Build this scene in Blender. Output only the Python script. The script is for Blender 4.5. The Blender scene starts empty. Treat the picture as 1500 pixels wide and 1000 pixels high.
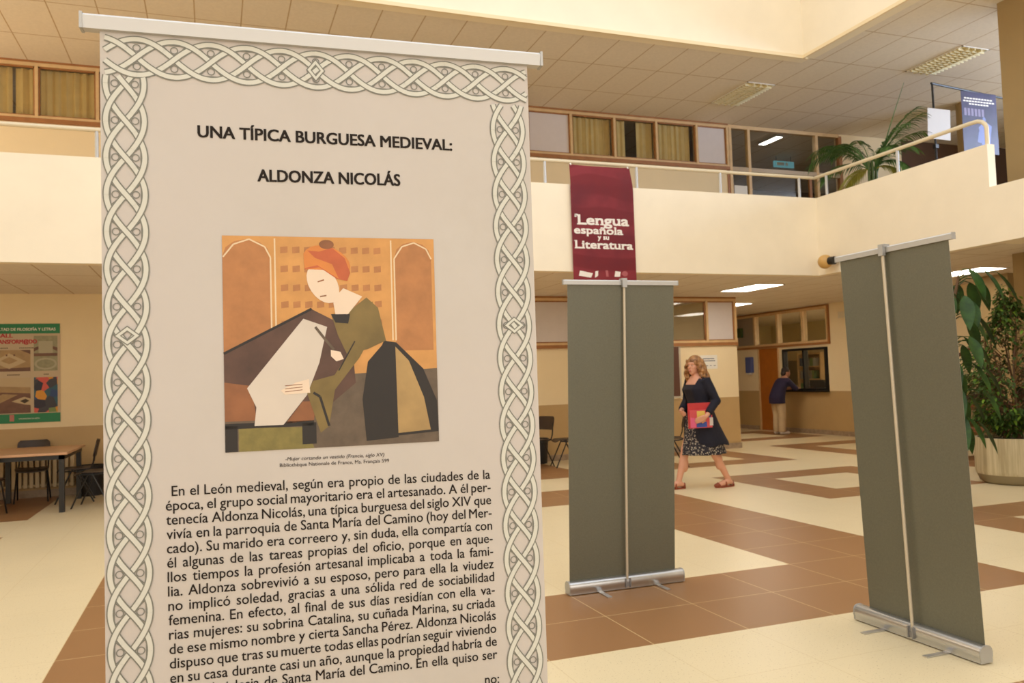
import bpy, bmesh, math, random
from mathutils import Vector, Matrix

random.seed(7)
SC = bpy.context.scene
COL = SC.collection
PI = math.pi

# ------------------------------------------------------------------ camera
F_PX, PITCH, ROLL, YAW, EYE = 1195.0, .0465, -.0325, .352, 1.45
_f = Vector((math.sin(YAW)*math.cos(PITCH), math.cos(YAW)*math.cos(PITCH), math.sin(PITCH)))
_r = Vector((math.cos(YAW), -math.sin(YAW), 0)); _u = _r.cross(_f)
_R = _r*math.cos(ROLL) + _u*math.sin(ROLL)
_U = -_r*math.sin(ROLL) + _u*math.cos(ROLL)
cam_d = bpy.data.cameras.new('camera'); cam = bpy.data.objects.new('camera', cam_d); COL.objects.link(cam)
cam_d.sensor_width = 36; cam_d.lens = 36*F_PX/1500; cam_d.clip_end = 200; cam_d.clip_start = .05
cam.matrix_world = Matrix(((_R.x, _U.x, -_f.x, 0), (_R.y, _U.y, -_f.y, 0), (_R.z, _U.z, -_f.z, EYE), (0, 0, 0, 1)))
cam_d.dof.use_dof = True; cam_d.dof.focus_distance = 2.1; cam_d.dof.aperture_fstop = 9.0
SC.camera = cam

# ------------------------------------------------------------------ light and exposure
SC.view_settings.view_transform = 'Standard'; SC.view_settings.look = 'None'
SC.view_settings.gamma = 1; SC.view_settings.use_curve_mapping = False
SC.view_settings.exposure = -0.06
SC.cycles.use_denoising = True
SC.cycles.max_bounces = 10; SC.cycles.diffuse_bounces = 6
SC.cycles.caustics_reflective = False; SC.cycles.caustics_refractive = False
SC.cycles.sample_clamp_indirect = 4
W = bpy.data.worlds.new('sky'); SC.world = W; W.use_nodes = True
W.node_tree.nodes['Background'].inputs[0].default_value = (.95, .93, .9, 1)
W.node_tree.nodes['Background'].inputs[1].default_value = .5

def area_light(name, loc, rot, sx, sy, power, color):
    d = bpy.data.lights.new(name, 'AREA'); d.shape = 'RECTANGLE'; d.size = sx; d.size_y = sy
    d.energy = power; d.color = color
    o = bpy.data.objects.new(name, d); COL.objects.link(o); o.location = loc; o.rotation_euler = rot
    return o
area_light('skylight_daylight', (.8, 2.9, 9.2), (0, 0, 0), 14.0, 13.0, 800, (1, .99, .975))
area_light('rear_fill_light', (1.0, -5.8, 3.4), (PI/2, 0, 0), 14.0, 5.6, 350, (1, .99, .975))  # fill added behind the camera for banner and ceilings; no window there
area_light('side_fill_light', (-8.9, 11.6, 4.7), (0, -PI/2, 0), 2.2, 2.6, 210, (1, .95, .84))  # added fill that brightens the upper gallery ceiling; the wall has no window
area_light('window_daylight', (15.6, 4.0, 5.2), (0, PI/2, 0), 2.4, 9.0, 950, (.62, .76, 1.0))

# ------------------------------------------------------------------ helpers
def lin(c):
    return tuple(((v/255)/12.92 if v/255 <= .04045 else ((v/255+.055)/1.055)**2.4) for v in c) + (1,)

class N:
    """small node builder"""
    def __init__(s, name):
        s.m = bpy.data.materials.new(name); s.m.use_nodes = True
        s.t = s.m.node_tree; s.b = s.t.nodes['Principled BSDF']
    def n(s, typ, **kw):
        x = s.t.nodes.new(typ)
        for k, v in kw.items(): setattr(x, k, v)
        return x
    def l(s, a, b): s.t.links.new(a, b)
    def math(s, op, a, b=None):
        x = s.n('ShaderNodeMath', operation=op)
        for i, v in enumerate((a, b)):
            if v is None: continue
            if isinstance(v, (int, float)): x.inputs[i].default_value = v
            else: s.l(v, x.inputs[i])
        return x.outputs[0]
    def mix(s, fac, a, b):
        x = s.n('ShaderNodeMix', data_type='RGBA')
        if isinstance(fac, (int, float)): x.inputs[0].default_value = fac
        else: s.l(fac, x.inputs[0])
        for i, v in ((6, a), (7, b)):
            if isinstance(v, tuple): x.inputs[i].default_value = v
            else: s.l(v, x.inputs[i])
        return x.outputs[2]
    def coord(s): return s.n('ShaderNodeTexCoord').outputs['Object']
    def noise(s, scale, detail=3, vec=None, rough=.55):
        x = s.n('ShaderNodeTexNoise'); x.inputs['Scale'].default_value = scale
        x.inputs['Detail'].default_value = detail; x.inputs['Roughness'].default_value = rough
        s.l(vec or s.coord(), x.inputs['Vector']); return x.outputs[0]
    def ramp(s, fac, a, b):
        x = s.n('ShaderNodeMapRange'); x.inputs[1].default_value = a; x.inputs[2].default_value = b
        s.l(fac, x.inputs[0]); return x.outputs[0]
    def gridlines(s, ox, sx, oy, sy, w):
        sep = s.n('ShaderNodeSeparateXYZ'); s.l(s.coord(), sep.inputs[0]); out = None
        for k, (o, st) in enumerate(((ox, sx), (oy, sy))):
            v = s.math('DIVIDE', s.math('SUBTRACT', sep.outputs[k], o), st)
            fr = s.math('ABSOLUTE', s.math('SUBTRACT', s.math('FRACT', s.math('ADD', v, 1000.5)), .5))
            e = s.math('LESS_THAN', fr, w/st/2)
            out = e if out is None else s.math('MAXIMUM', out, e)
        return out

MATS = {}
def mat(name, rgb, rough=.6, metal=0, var=0, scale=8, bump=0, spec=.5, emit=None):
    if name in MATS: return MATS[name]
    g = N(name); c = lin(rgb)
    g.b.inputs['Roughness'].default_value = rough; g.b.inputs['Metallic'].default_value = metal
    g.b.inputs['Specular IOR Level'].default_value = spec
    g.b.inputs['Base Color'].default_value = c
    if var:
        f = g.noise(scale, 4)
        lo = tuple(v*(1-var) for v in c[:3])+(1,); hi = tuple(min(1, v*(1+var)) for v in c[:3])+(1,)
        g.l(g.mix(g.ramp(f, .3, .7), lo, hi), g.b.inputs['Base Color'])
    if bump:
        bn = g.n('ShaderNodeBump'); bn.inputs['Strength'].default_value = bump; bn.inputs['Distance'].default_value = .01
        g.l(g.noise(scale*4, 4), bn.inputs['Height']); g.l(bn.outputs[0], g.b.inputs['Normal'])
    if emit:
        g.b.inputs['Emission Color'].default_value = lin(emit[0]); g.b.inputs['Emission Strength'].default_value = emit[1]
    MATS[name] = g.m; return g.m

class MB:
    def __init__(s): s.v = []; s.f = []; s.mi = []; s.cur = 0
    def face(s, idx): s.f.append(tuple(idx)); s.mi.append(s.cur)
    def add(s, vs, fs, M=None):
        o = len(s.v)
        for p in vs:
            p = Vector(p); s.v.append(tuple(M @ p if M else p))
        for f in fs: s.face([o+i for i in f])
        return s
    def box(s, x0, x1, y0, y1, z0, z1, M=None):
        x0, x1 = min(x0, x1), max(x0, x1); y0, y1 = min(y0, y1), max(y0, y1); z0, z1 = min(z0, z1), max(z0, z1)
        return s.add([(x0,y0,z0),(x1,y0,z0),(x1,y1,z0),(x0,y1,z0),(x0,y0,z1),(x1,y0,z1),(x1,y1,z1),(x0,y1,z1)],
              [(3,2,1,0),(4,5,6,7),(0,1,5,4),(1,2,6,5),(2,3,7,6),(3,0,4,7)], M)
    def poly(s, pts, M=None): return s.add(pts, [tuple(range(len(pts)))], M)
    def prism(s, pts, vec, M=None):
        """polygon pts extruded by vec (closed solid)"""
        n = len(pts); vec = Vector(vec); a = [Vector(p) for p in pts]
        vs = a + [p+vec for p in a]
        nrm = Vector((0, 0, 0))
        for i in range(n): nrm += a[i].cross(a[(i+1) % n])
        fl = nrm.dot(vec) > 0
        fs = [tuple(range(n)), tuple(range(2*n-1, n-1, -1))] + [(i, n+i, n+(i+1) % n, (i+1) % n) for i in range(n)]
        if fl: fs = [tuple(reversed(f)) for f in fs]
        return s.add(vs, fs, M)
    def tube(s, pts, rad, seg=8, caps=True, M=None):
        P = [Vector(p) for p in pts]; n = len(P)
        R = rad if isinstance(rad, (list, tuple)) else [rad]*n
        vs = []; prev = None
        for i in range(n):
            t = (P[min(i+1, n-1)]-P[max(i-1, 0)])
            t = t.normalized() if t.length > 1e-9 else Vector((0, 0, 1))
            if prev is None:
                a = t.cross(Vector((0, 0, 1)))
                if a.length < .01: a = t.cross(Vector((1, 0, 0)))
            else:
                a = prev - t*prev.dot(t)
                if a.length < 1e-5: a = t.orthogonal()
            a.normalize(); prev = a; b = t.cross(a)
            for k in range(seg):
                th = 2*PI*k/seg; vs.append(P[i]+(a*math.cos(th)+b*math.sin(th))*R[i])
        fs = []
        for i in range(n-1):
            for k in range(seg):
                k2 = (k+1) % seg
                fs.append((i*seg+k, i*seg+k2, (i+1)*seg+k2, (i+1)*seg+k))
        if caps: fs += [tuple(range(seg-1, -1, -1)), tuple(range((n-1)*seg, n*seg))]
        return s.add(vs, fs, M)
    def loft(s, rings, seg=20, caps=True, M=None, wave=None):
        """rings: (cx,cy,cz,rx,ry)"""
        vs = []
        for i, (cx, cy, cz, rx, ry) in enumerate(rings):
            for k in range(seg):
                th = 2*PI*k/seg
                w = 1+(wave(i, th) if wave else 0)
                vs.append((cx+rx*w*math.cos(th), cy+ry*w*math.sin(th), cz))
        fs = []
        for i in range(len(rings)-1):
            for k in range(seg):
                k2 = (k+1) % seg
                fs.append((i*seg+k, i*seg+k2, (i+1)*seg+k2, (i+1)*seg+k))
        if caps: fs += [tuple(range(seg-1, -1, -1)), tuple(range((len(rings)-1)*seg, len(rings)*seg))]
        return s.add(vs, fs, M)
    def ball(s, c, rx, ry=None, rz=None, seg=16, rings=10, M=None):
        ry = ry or rx; rz = rz or rx
        rr = [(c[0], c[1], c[2]-rz*math.cos(PI*(i+.02)/(rings+.04)), rx*math.sin(PI*(i+.02)/(rings+.04)), ry*math.sin(PI*(i+.02)/(rings+.04))) for i in range(rings+1)]
        return s.loft(rr, seg, True, M)
    def mesh(s, name, mats):
        me = bpy.data.meshes.new(name); me.from_pydata(s.v, [], s.f)
        for m in (mats if isinstance(mats, (list, tuple)) else [mats]): me.materials.append(m)
        me.polygons.foreach_set('material_index', s.mi); me.update(); return me

def obj(name, mb, mats, parent=None, smooth=False, loc=None, bevel=0):
    me = mb.mesh(name, mats) if isinstance(mb, MB) else mb
    o = bpy.data.objects.new(name, me); COL.objects.link(o)
    if smooth:
        me.polygons.foreach_set('use_smooth', [True]*len(me.polygons))
        try: me.set_sharp_from_angle(angle=math.radians(40))
        except Exception: pass
    if bevel:
        b = o.modifiers.new('bevel', 'BEVEL'); b.width = bevel; b.segments = 2; b.limit_method = 'ANGLE'
    if loc: o.location = loc
    if parent: o.parent = parent
    return o

def tag(o, label, cat, group=None, kind=None):
    o['label'] = label; o['category'] = cat
    if group: o['group'] = group
    if kind: o['kind'] = kind
    return o
def thing(name, label, cat, loc=(0, 0, 0), rz=0, group=None):
    o = bpy.data.objects.new(name, None); o.empty_display_size = .1; COL.objects.link(o)
    o.location = loc; o.rotation_euler = (0, 0, rz)
    return tag(o, label, cat, group)
def struct(name, mb, mats, parent=None, label=None, **kw):
    o = obj(name, mb, mats, parent, **kw)
    if not parent: o['kind'] = 'structure'
    if label: o['label'] = label
    return o
def struct_root(name, loc=(0, 0, 0)):
    o = bpy.data.objects.new(name, None); COL.objects.link(o); o.location = loc; o['kind'] = 'structure'; return o
def copy_thing(root, loc, rz, label, group=None):
    r = root.copy(); COL.objects.link(r); r.location = loc; r.rotation_euler = (0, 0, rz); r['label'] = label
    if group: r['group'] = group
    for ch in list(root.children):
        c = ch.copy(); COL.objects.link(c); c.parent = r
        for g in list(ch.children):
            d = g.copy(); COL.objects.link(d); d.parent = c
    return r

def baked(name, mb, mats, voxel=None, smooth_it=0, sub=0):
    """evaluate remesh / smooth so that the surface is one continuous mesh"""
    me = mb.mesh(name+'_src', mats); o = bpy.data.objects.new(name+'_src', me); COL.objects.link(o)
    if voxel:
        r = o.modifiers.new('r', 'REMESH'); r.mode = 'VOXEL'; r.voxel_size = voxel
    if smooth_it:
        q = o.modifiers.new('s', 'SMOOTH'); q.iterations = smooth_it; q.factor = .5
    dg = bpy.context.evaluated_depsgraph_get(); dg.update()
    out = bpy.data.meshes.new_from_object(o.evaluated_get(dg), depsgraph=dg); out.name = name
    bpy.data.objects.remove(o); bpy.data.meshes.remove(me)
    return out

# ---- lettering
_tc = {}
def glyphs(body, bold=0.0, shear=0.0):
    """flat mesh of a piece of text at size 1: verts, faces, x extent"""
    key = (body, bold, shear)
    if key in _tc: return _tc[key]
    c = bpy.data.curves.new('t', 'FONT'); c.body = body; c.shear = shear; c.resolution_u = 3
    o = bpy.data.objects.new('t', c); COL.objects.link(o)
    dg = bpy.context.evaluated_depsgraph_get(); dg.update()
    me = bpy.data.meshes.new_from_object(o.evaluated_get(dg), depsgraph=dg)
    vs = [tuple(v.co) for v in me.vertices]; fs = [tuple(p.vertices) for p in me.polygons]
    bpy.data.objects.remove(o); bpy.data.curves.remove(c); bpy.data.meshes.remove(me)
    xs = [v[0] for v in vs] or [0]
    _tc[key] = (vs, fs, min(xs), max(xs)); return _tc[key]
def text_line(mb, body, x0, x1, z0, z1, size, place, bold=0, shear=0, justify=False, kx=None):
    """lettering from (x0,z0) to (x1,z1); place(x,z)->point.  Fits width by x scale, or by word gaps when justified."""
    def put(vs, fs, ox, k, gx0):
        sh = [(0, 0)] if not bold else [(-bold, -bold*.5), (bold, bold*.5), (-bold, bold*.5), (bold, -bold*.5)]
        for q, (bx, by) in enumerate(sh):
            o = []
            for v in vs:
                x = ox+(v[0]-gx0)*size*k; t = (x-x0)/max(x1-x0, 1e-6)
                o.append(place(x+bx*size, z0+(z1-z0)*t+(v[1]+by)*size, q*.00002))
            mb.add(o, fs)
    if justify:
        ws = body.split(' '); gs = [glyphs(w, 0, shear) for w in ws]
        k = kx or 1; tot = sum(g[3]-g[2] for g in gs)*size*k
        gap = (x1-x0-tot)/max(1, len(ws)-1)
        if gap < .15*size: k *= (x1-x0-.2*size*(len(ws)-1))/tot; gap = .2*size
        x = x0
        for g in gs:
            put(g[0], g[1], x, k, g[2]); x += (g[3]-g[2])*size*k+gap
    else:
        g = glyphs(body, 0, shear)
        k = kx or (x1-x0)/((g[3]-g[2])*size)
        put(g[0], g[1], x0, k, g[2])

# ------------------------------------------------------------------ materials of the building
def wall_mat():
    g = N('cream_plaster'); c = lin((240, 222, 184))
    f = g.noise(3, 4); g.l(g.mix(g.ramp(f, .3, .7), tuple(v*.97 for v in c[:3])+(1,), c), g.b.inputs['Base Color'])
    g.b.inputs['Roughness'].default_value = .75
    bn = g.n('ShaderNodeBump'); bn.inputs['Strength'].default_value = .12; bn.inputs['Distance'].default_value = .01
    g.l(g.noise(60, 3), bn.inputs['Height']); g.l(bn.outputs[0], g.b.inputs['Normal']); return g.m
M_WALL = wall_mat()
M_PARA = mat('parapet_plaster', (246, 236, 214), .75, var=.03, scale=2, bump=.1)
M_DADO = mat('tan_dado_paint', (190, 160, 112), .5, var=.03, scale=3)
M_BASE = mat('marble_baseboard', (160, 140, 118), .3, var=.2, scale=14)
M_WOOD = mat('light_oak_frame', (216, 184, 136), .45, var=.08, scale=9)
M_SILL = mat('orange_brown_wood', (160, 108, 62), .45, var=.12, scale=9)
M_DOOR = mat('orange_wood_door', (176, 104, 36), .4, var=.1, scale=5)
M_WPAN = mat('white_infill_panel', (214, 206, 204), .55, var=.02)
M_BLACK = mat('black_metal', (24, 22, 22), .4)
M_DARKIN = mat('dark_interior', (70, 60, 50), .8)
M_ALU = mat('brushed_aluminium', (205, 205, 205), .32, metal=.85, var=.04, scale=3)
M_ALU2 = mat('matt_aluminium', (196, 197, 198), .4, metal=.3)
M_CREAMRAIL = mat('cream_rail_paint', (226, 214, 186), .35)
M_WHITE = mat('white_paper', (236, 234, 228), .6)
M_COL = mat('olive_tan_column', (158, 134, 92), .7, var=.03, scale=2)

def ceiling_mat():
    g = N('mineral_ceiling_tile'); c = lin((234, 225, 211))
    f = g.noise(25, 3); base = g.mix(g.ramp(f, .3, .7), tuple(v*.93 for v in c[:3])+(1,), c)
    ln = g.gridlines(9.04, .575, 10.12, 1.09, .016)
    g.l(g.mix(ln, base, lin((190, 168, 136))), g.b.inputs['Base Color']); g.b.inputs['Roughness'].default_value = .85
    return g.m
M_CEIL = ceiling_mat()
GX, GY, TX, TY = 2.21, 3.95, .609, .583
def tile_mat(name, rgb, rough, line, w, lw):
    g = N(name); c = lin(rgb); co = g.coord()
    f = g.noise(1.2, 2); f2 = g.noise(90, 2)
    base = g.mix(g.ramp(f, .3, .7), tuple(v*.96 for v in c[:3])+(1,), c)
    sp = g.math('GREATER_THAN', f2, .655)
    base = g.mix(g.math('MULTIPLY', sp, w), base, lin((150, 118, 70)))
    ln = g.gridlines(GX, TX, GY, TY, .006)
    g.l(g.mix(g.math('MULTIPLY', ln, lw), base, lin(line)), g.b.inputs['Base Color'])
    g.l(g.math('ADD', g.math('MULTIPLY', f, .03), rough), g.b.inputs['Roughness'])
    return g.m
M_CREAMT = tile_mat('cream_terrazzo_tile', (234, 218, 180), .32, (204, 180, 130), .4, .35)
M_BROWNT = tile_mat('brown_floor_tile', (156, 114, 74), .34, (216, 186, 136), .08, .9)

# ------------------------------------------------------------------ floor
def is_brown(i, j):
    # rings of brown tiles, ten- and four-tile squares with a two-tile gap
    def ring(i0, i1, j0, j1, w):
        return i0 <= i <= i1 and j0 <= j <= j1 and (i < i0+w or i > i1-w or j < j0+w or j > j1-w)
    for oj in (0, -12, 12):
        if oj == 12:
            if ring(-5, 4, 12, 15, 2): return True
        elif ring(-5, 4, oj, oj+9, 2): return True
    for (a, b) in ((7, 10), (13, 16), (-11, -8), (-17, -14), (19, 22)):
        for (c, d) in ((0, 3), (6, 9), (12, 15), (18, 21), (24, 27), (-6, -3), (-12, -9)):
            if ring(a, b, c, d, 1): return True
    return False
mb = MB()
for i in range(-19, 26):
    for j in range(-16, 31):
        x, y = GX+i*TX, GY+j*TY
        mb.cur = 1 if is_brown(i, j) else 0
        mb.add([(x, y, 0), (x+TX, y, 0), (x+TX, y+TY, 0), (x, y+TY, 0)], [(0, 1, 2, 3)])
struct('floor', mb, [M_CREAMT, M_BROWNT])

# ------------------------------------------------------------------ shell: atrium, galleries, walls
YF, XR = 10.0, 8.7           # inner faces of the far and the right gallery
ZC, ZU, ZP, ZF = 2.9, 6.3, 4.07, 3.4
YW, XE, XD = 13.3, 9.51, 12.79

def zbands(mb, rect, bands):
    for z0, z1, m in bands:
        mb.cur = m; mb.box(*rect, z0, z1)
# far wall on the ground floor
mb = MB()
zbands(mb, (-9, 4.3, YW, YW+.15), [(0, .98, 1), (.98, ZC, 0)])
zbands(mb, (4.3, XE, YW, YW+.15), [(0, .98, 1), (.98, 1.98, 0)])
mb.cur = 0; mb.box(-9, 9.4, 18.0, 18.1, 0, ZC)
struct('wall_far', mb, [M_WALL, M_DADO])
mb = MB(); zbands(mb, (XE-.15, XE, YW+.15, 22), [(0, .98, 1), (.98, ZC, 0)]); struct('wall_corridor', mb, [M_WALL, M_DADO])
mb = MB(); mb.box(-9, XE+.012, YW-.015, YW, 0, .1); struct('baseboard_far', mb, M_BASE)
# right wall on the ground floor, with the door and the counter
mb = MB()
zbands(mb, (XD, XD+.12, -6, 14.56), [(0, .97, 1), (.97, ZC, 0)])
zbands(mb, (XD, XD+.12, 14.56, 16.1), [(0, .96, 1), (1.96, 2.04, 0)])
zbands(mb, (XD, XD+.12, 16.1, 16.22), [(0, .97, 1), (.97, 2.04, 0)])
zbands(mb, (XD, XD+.12, 17.02, 22), [(0, .97, 1), (.97, 2.04, 0)])
mb.cur = 0; mb.box(XD, XD+.12, 17.9, 22, 2.04, ZC); mb.box(9.4, XD+.12, 22, 22.1, 0, ZC)
mb.box(XD+.1, XD+.12, 16.22, 17.02, 0, 2.04)
struct('wall_right', mb, [M_WALL, M_DADO])
mb = MB(); mb.box(XD-.015, XD, -6, 16.15, 0, .1); mb.box(XD-.015, XD, 17.1, 22, 0, .1); struct('baseboard_right', mb, M_BASE)
# upper floor walls
mb = MB()
mb.cur = 0; mb.box(-9, XE, YW, YW+.15, ZF, 5.42)
mb.box(12.25, 13.9, YW, YW+.15, ZF, ZU)
struct('wall_upper_far', mb, [M_WALL])
mb = MB(); mb.box(13.9, 20, YW, YW+.15, ZF, ZU); mb.box(20, 20.1, -6, YW, ZF, ZU)
struct('wall_upper_right', mb, mat('dark_brown_wall', (92, 66, 46), .7, var=.05))
mb = MB(); mb.box(-9, 20, 18.0, 18.1, ZF, ZU); mb.box(XE-.1, XE, YW+.15, 18, ZF, ZU)
struct('wall_upper_back', mb, mat('brown_office_wall', (120, 96, 76), .7))
# slabs and ceilings
mb = MB(); mb.box(-9, 20, YF+.05, 22, ZC, ZC+.03); mb.box(XR+.05, 20, -6, YF+.05, ZC, ZC+.03)
struct('ceiling', mb, M_CEIL)
mb = MB(); mb.box(-9, 20, YF+.15, 22, ZC+.1, ZF); mb.box(XR+.15, 20, -6, YF+.15, ZC+.1, ZF)
struct('floor_upper', mb, mat('upper_floor_tile', (206, 180, 132), .4))
mb = MB(); mb.box(-9, 20, YF+.06, 22, ZU, ZU+.03); mb.box(XR-.04, 20, -6, YF+.06, ZU, ZU+.03)
struct('ceiling_upper', mb, M_CEIL)
# gallery parapets and the fascia under the skylight
mb = MB(); mb.box(-9, XR+.12, YF, YF+.15, ZC-.02, ZP); mb.box(XR, XR+.12, 7.05, YF, ZC-.02, ZP); mb.box(XR, XR+.45, -6, 7.05, ZC-.02, 3.55)
struct('wall_parapet', mb, M_PARA)
mb = MB(); mb.box(-9, XR+.08, YF+.05, YF+.25, ZU-.02, 9.6); mb.box(XR-.06, XR+.15, -6, YF+.05, ZU-.02, 9.6)
struct('wall_fascia', mb, M_PARA)
mb = MB(); mb.box(-9, XR, YF+.02, YF+.05, ZU-.05, ZU); mb.box(XR-.09, XR-.06, -6, YF+.02, ZU-.05, ZU)
struct('trim_1', mb, M_WALL)
mb = MB(); mb.box(-9.15, -9, -6, 22, 0, 9.6); struct('wall_left', mb, M_WALL)
mb = MB(); mb.box(-9.15, 20, -6.15, -6, 0, 9.6); struct('wall_rear', mb, M_WALL)

# columns
mb = MB(); mb.box(10.0, 10.62, 7.2, 7.83, 0, ZC); mb.box(10.0, 10.62, 7.2, 7.83, ZF, ZU); struct('column', mb, M_COL)
mb = MB(); mb.box(12.0, 12.46, 9.5, 10.0, 0, ZC); struct('column', mb, M_COL)
mb = MB(); mb.loft([(13.3, 11.05, ZF, .26, .26), (13.3, 11.05, ZU, .26, .26)], 28); struct('column', mb, M_COL, smooth=True)
# dark stair wall seen between the parapet and the column, upstairs
mb = MB(); mb.prism([(XD+.2, 10.6, ZF), (XD+.2, 10.6, 5.35), (XD+.2, 8.5, 4.5), (XD+.2, 8.5, ZF)], (.1, 0, 0))
struct('wall_stair_upper', mb, mat('dark_stair_wall', (66, 44, 32), .6))
# stair flight on the ground floor behind the planter
mb = MB()
for k in range(12):
    mb.cur = 0; mb.box(12.2, XD, 11.6-.3*(k+1), 11.6-.3*k, .17*k+.02, .17*(k+1))
mb.cur = 1
mb.prism([(12.14, 11.7, .02), (12.14, 11.7, .25), (12.14, 8.1, 2.29), (12.14, 8.1, 2.04)], (.06, 0, 0))
st = struct('staircase', mb, [mat('stair_tread_stone', (150, 128, 100), .4), mat('dark_stringer', (74, 52, 40), .6)])
mb = MB(); mb.tube([(12.2, 11.7, 1.18), (12.2, 8.1, 3.22-.5)], .03, 10)
for k in range(5):
    y = 11.5-.75*k; z = .17*(11.6-y)/.3
    mb.tube([(12.2, y, max(0, z)), (12.2, y, 1.18+(11.7-y)*.43)], .012, 6)
obj('handrail', mb, mat('brown_handrail', (96, 58, 34), .4), st, smooth=True)

# ------------------------------------------------------------------ glass
def glass_mat():
    g = N('window_glass'); g.b.inputs['Base Color'].default_value = (1, 1, 1, 1)
    tr = g.n('ShaderNodeBsdfTransparent'); tr.inputs[0].default_value = (.93, .94, .93, 1)
    gl = g.n('ShaderNodeBsdfGlossy'); gl.inputs['Roughness'].default_value = .02
    fr = g.n('ShaderNodeFresnel'); fr.inputs[0].default_value = 1.5
    mx = g.n('ShaderNodeMixShader'); geo = g.n('ShaderNodeNewGeometry')
    g.l(g.math('MULTIPLY', g.math('MULTIPLY', fr.outputs[0], 1.6), g.math('SUBTRACT', 1.0, geo.outputs['Backfacing'])), mx.inputs[0])
    g.l(tr.outputs[0], mx.inputs[1]); g.l(gl.outputs[0], mx.inputs[2])
    g.l(mx.outputs[0], g.t.nodes['Material Output'].inputs[0]); return g.m
M_GLASS = glass_mat()

def window_y(name, y, xs, z0, z1, panes, sill=.06, fw=.045, top=.05):
    """window band in a wall of constant y; xs = mullion centres; panes 'w','g' or 'c' (curtain behind glass)"""
    r = struct_root(name, (0, y, 0))
    m = MB()
    m.box(xs[0]-fw/2, xs[-1]+fw/2, -.03, .09, z1-top, z1); m.box(xs[0]-fw/2, xs[-1]+fw/2, -.03, .09, z0, z0+.04)
    for x in xs: m.box(x-fw/2+.0005, x+fw/2-.0005, -.034, .086, z0+.002, z1-.002)
    obj('frame', m, M_WOOD, r)
    m = MB(); m.box(xs[0]-fw/2, xs[-1]+fw/2, -.045, .0, z0-sill, z0); m.box(xs[0]-fw/2, xs[-1]+fw/2, -.036, .0, z1, z1+.03); obj('sill', m, M_SILL, r)
    for k, p in enumerate(panes):
        a, b = xs[k]+fw/2, xs[k+1]-fw/2
        m = MB(); 
        for (u0, u1, w0, w1) in ((a, a+.02, z0+.04, z1-top), (b-.02, b, z0+.04, z1-top), (a, b, z0+.04, z0+.06), (a, b, z1-top-.02, z1-top)):
            m.box(u0, u1, -.005, .03, w0, w1)
        obj('bead', m, M_SILL, r)
        m = MB(); m.box(a+.02, b-.02, .008, .02, z0+.06, z1-top-.02)
        obj('infill_panel' if p == 'w' else 'pane', m, M_WPAN if p == 'w' else M_GLASS, r)
    return r
M_CURT = mat('olive_gold_curtain', (224, 196, 132), .8, var=.08, scale=5)
def curtain(x0, x1, y, z0, z1, label, folds):
    n = 8*folds; m = MB(); vs = []
    for k in range(n+1):
        t = k/n; x = x0+(x1-x0)*t
        d = .02*math.sin(t*folds*2*PI)+.008*math.sin(t*folds*4.7*PI+1)
        vs += [(x, y+d, z0), (x, y+d*.7, z1)]
    m.add(vs, [(2*k, 2*k+2, 2*k+3, 2*k+1) for k in range(n)])
    m.add([(a, b+.012, c) for a, b, c in vs], [(2*k+1, 2*k+3, 2*k+2, 2*k) for k in range(n)])
    o = obj('curtain', m, M_CURT, smooth=True)
    return tag(o, label, 'curtain', 'curtains in the upper windows')
# ground floor window band right of the front banner
window_y('window_1', YW, [4.33, 5.2, 6.05, 7.1, 8.0, 8.845, 9.485], 2.03, 2.87, 'wwggg'[0:5]+'w')
# upstairs band with curtains, running behind the front banner
xu = [-4.15, -3.25, -2.35, -1.555]+[-1.555+.86*k for k in range(1, 8)]+[5.3, 6.15, 7.03, 7.915, 8.795, 9.49]
window_y('window_2', YW, xu, 5.45, 6.27, 'g'*11+'wgggw')
for a, b, lab in ((-4.1, -3.3, 'olive curtain behind the upper window at the far left edge'),
                  (-3.2, -2.68, 'olive curtain left of the narrow dark gap, upper left window'),
                  (-2.64, -2.38, 'narrow olive curtain right of the dark gap, upper left window'),
                  (-2.32, -1.58, 'olive curtain filling the upper window beside the front banner'),
                  (6.18, 7.0, 'olive curtain filling the pane above the left of the maroon hanging banner'),
                  (7.06, 7.31, 'narrow olive curtain left of the dark gap in the middle upper pane'),
                  (7.56, 7.89, 'olive curtain right of the dark gap in the middle upper pane'),
                  (7.95, 8.72, 'olive curtain in the upper pane beside the right white panel')):
    curtain(a, b, YW+.12, 5.46, 6.22, lab, max(2, int((b-a)*9)))
# glazed partition upstairs
r = struct_root('window_3', (0, YW, 0))
m = MB()
m.box(XE, 12.22, -.03, .06, 6.22, 6.29)
for x in (9.55, 9.985, 11.64): m.box(x-.03, x+.03, -.034, .064, ZF, 6.25)
obj('frame', m, M_WOOD, r)
m = MB(); m.box(XE, 12.22, -.03, .06, 5.38, 5.46)
m.box(XE, 12.22, -.02, .05, ZF, ZF+.1); obj('transom', m, mat('grey_beige_transom', (188, 168, 140), .5), r)
m = MB(); m.box(12.2, 12.28, -.03, .06, ZF, 6.25); m.box(9.47, 9.52, -.02, .05, ZF, 5.4); m.box(11.44, 11.5, .0, .05, ZF, 5.38); obj('post', m, M_SILL, r)
for a, b in ((9.58, 9.955), (10.015, 11.61), (11.67, 12.2)):
    m = MB(); m.box(a, b, .008, .02, ZF+.1, 5.38); m.box(a, b, .008, .02, 5.46, 6.22); obj('pane', m, M_GLASS, r)
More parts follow.
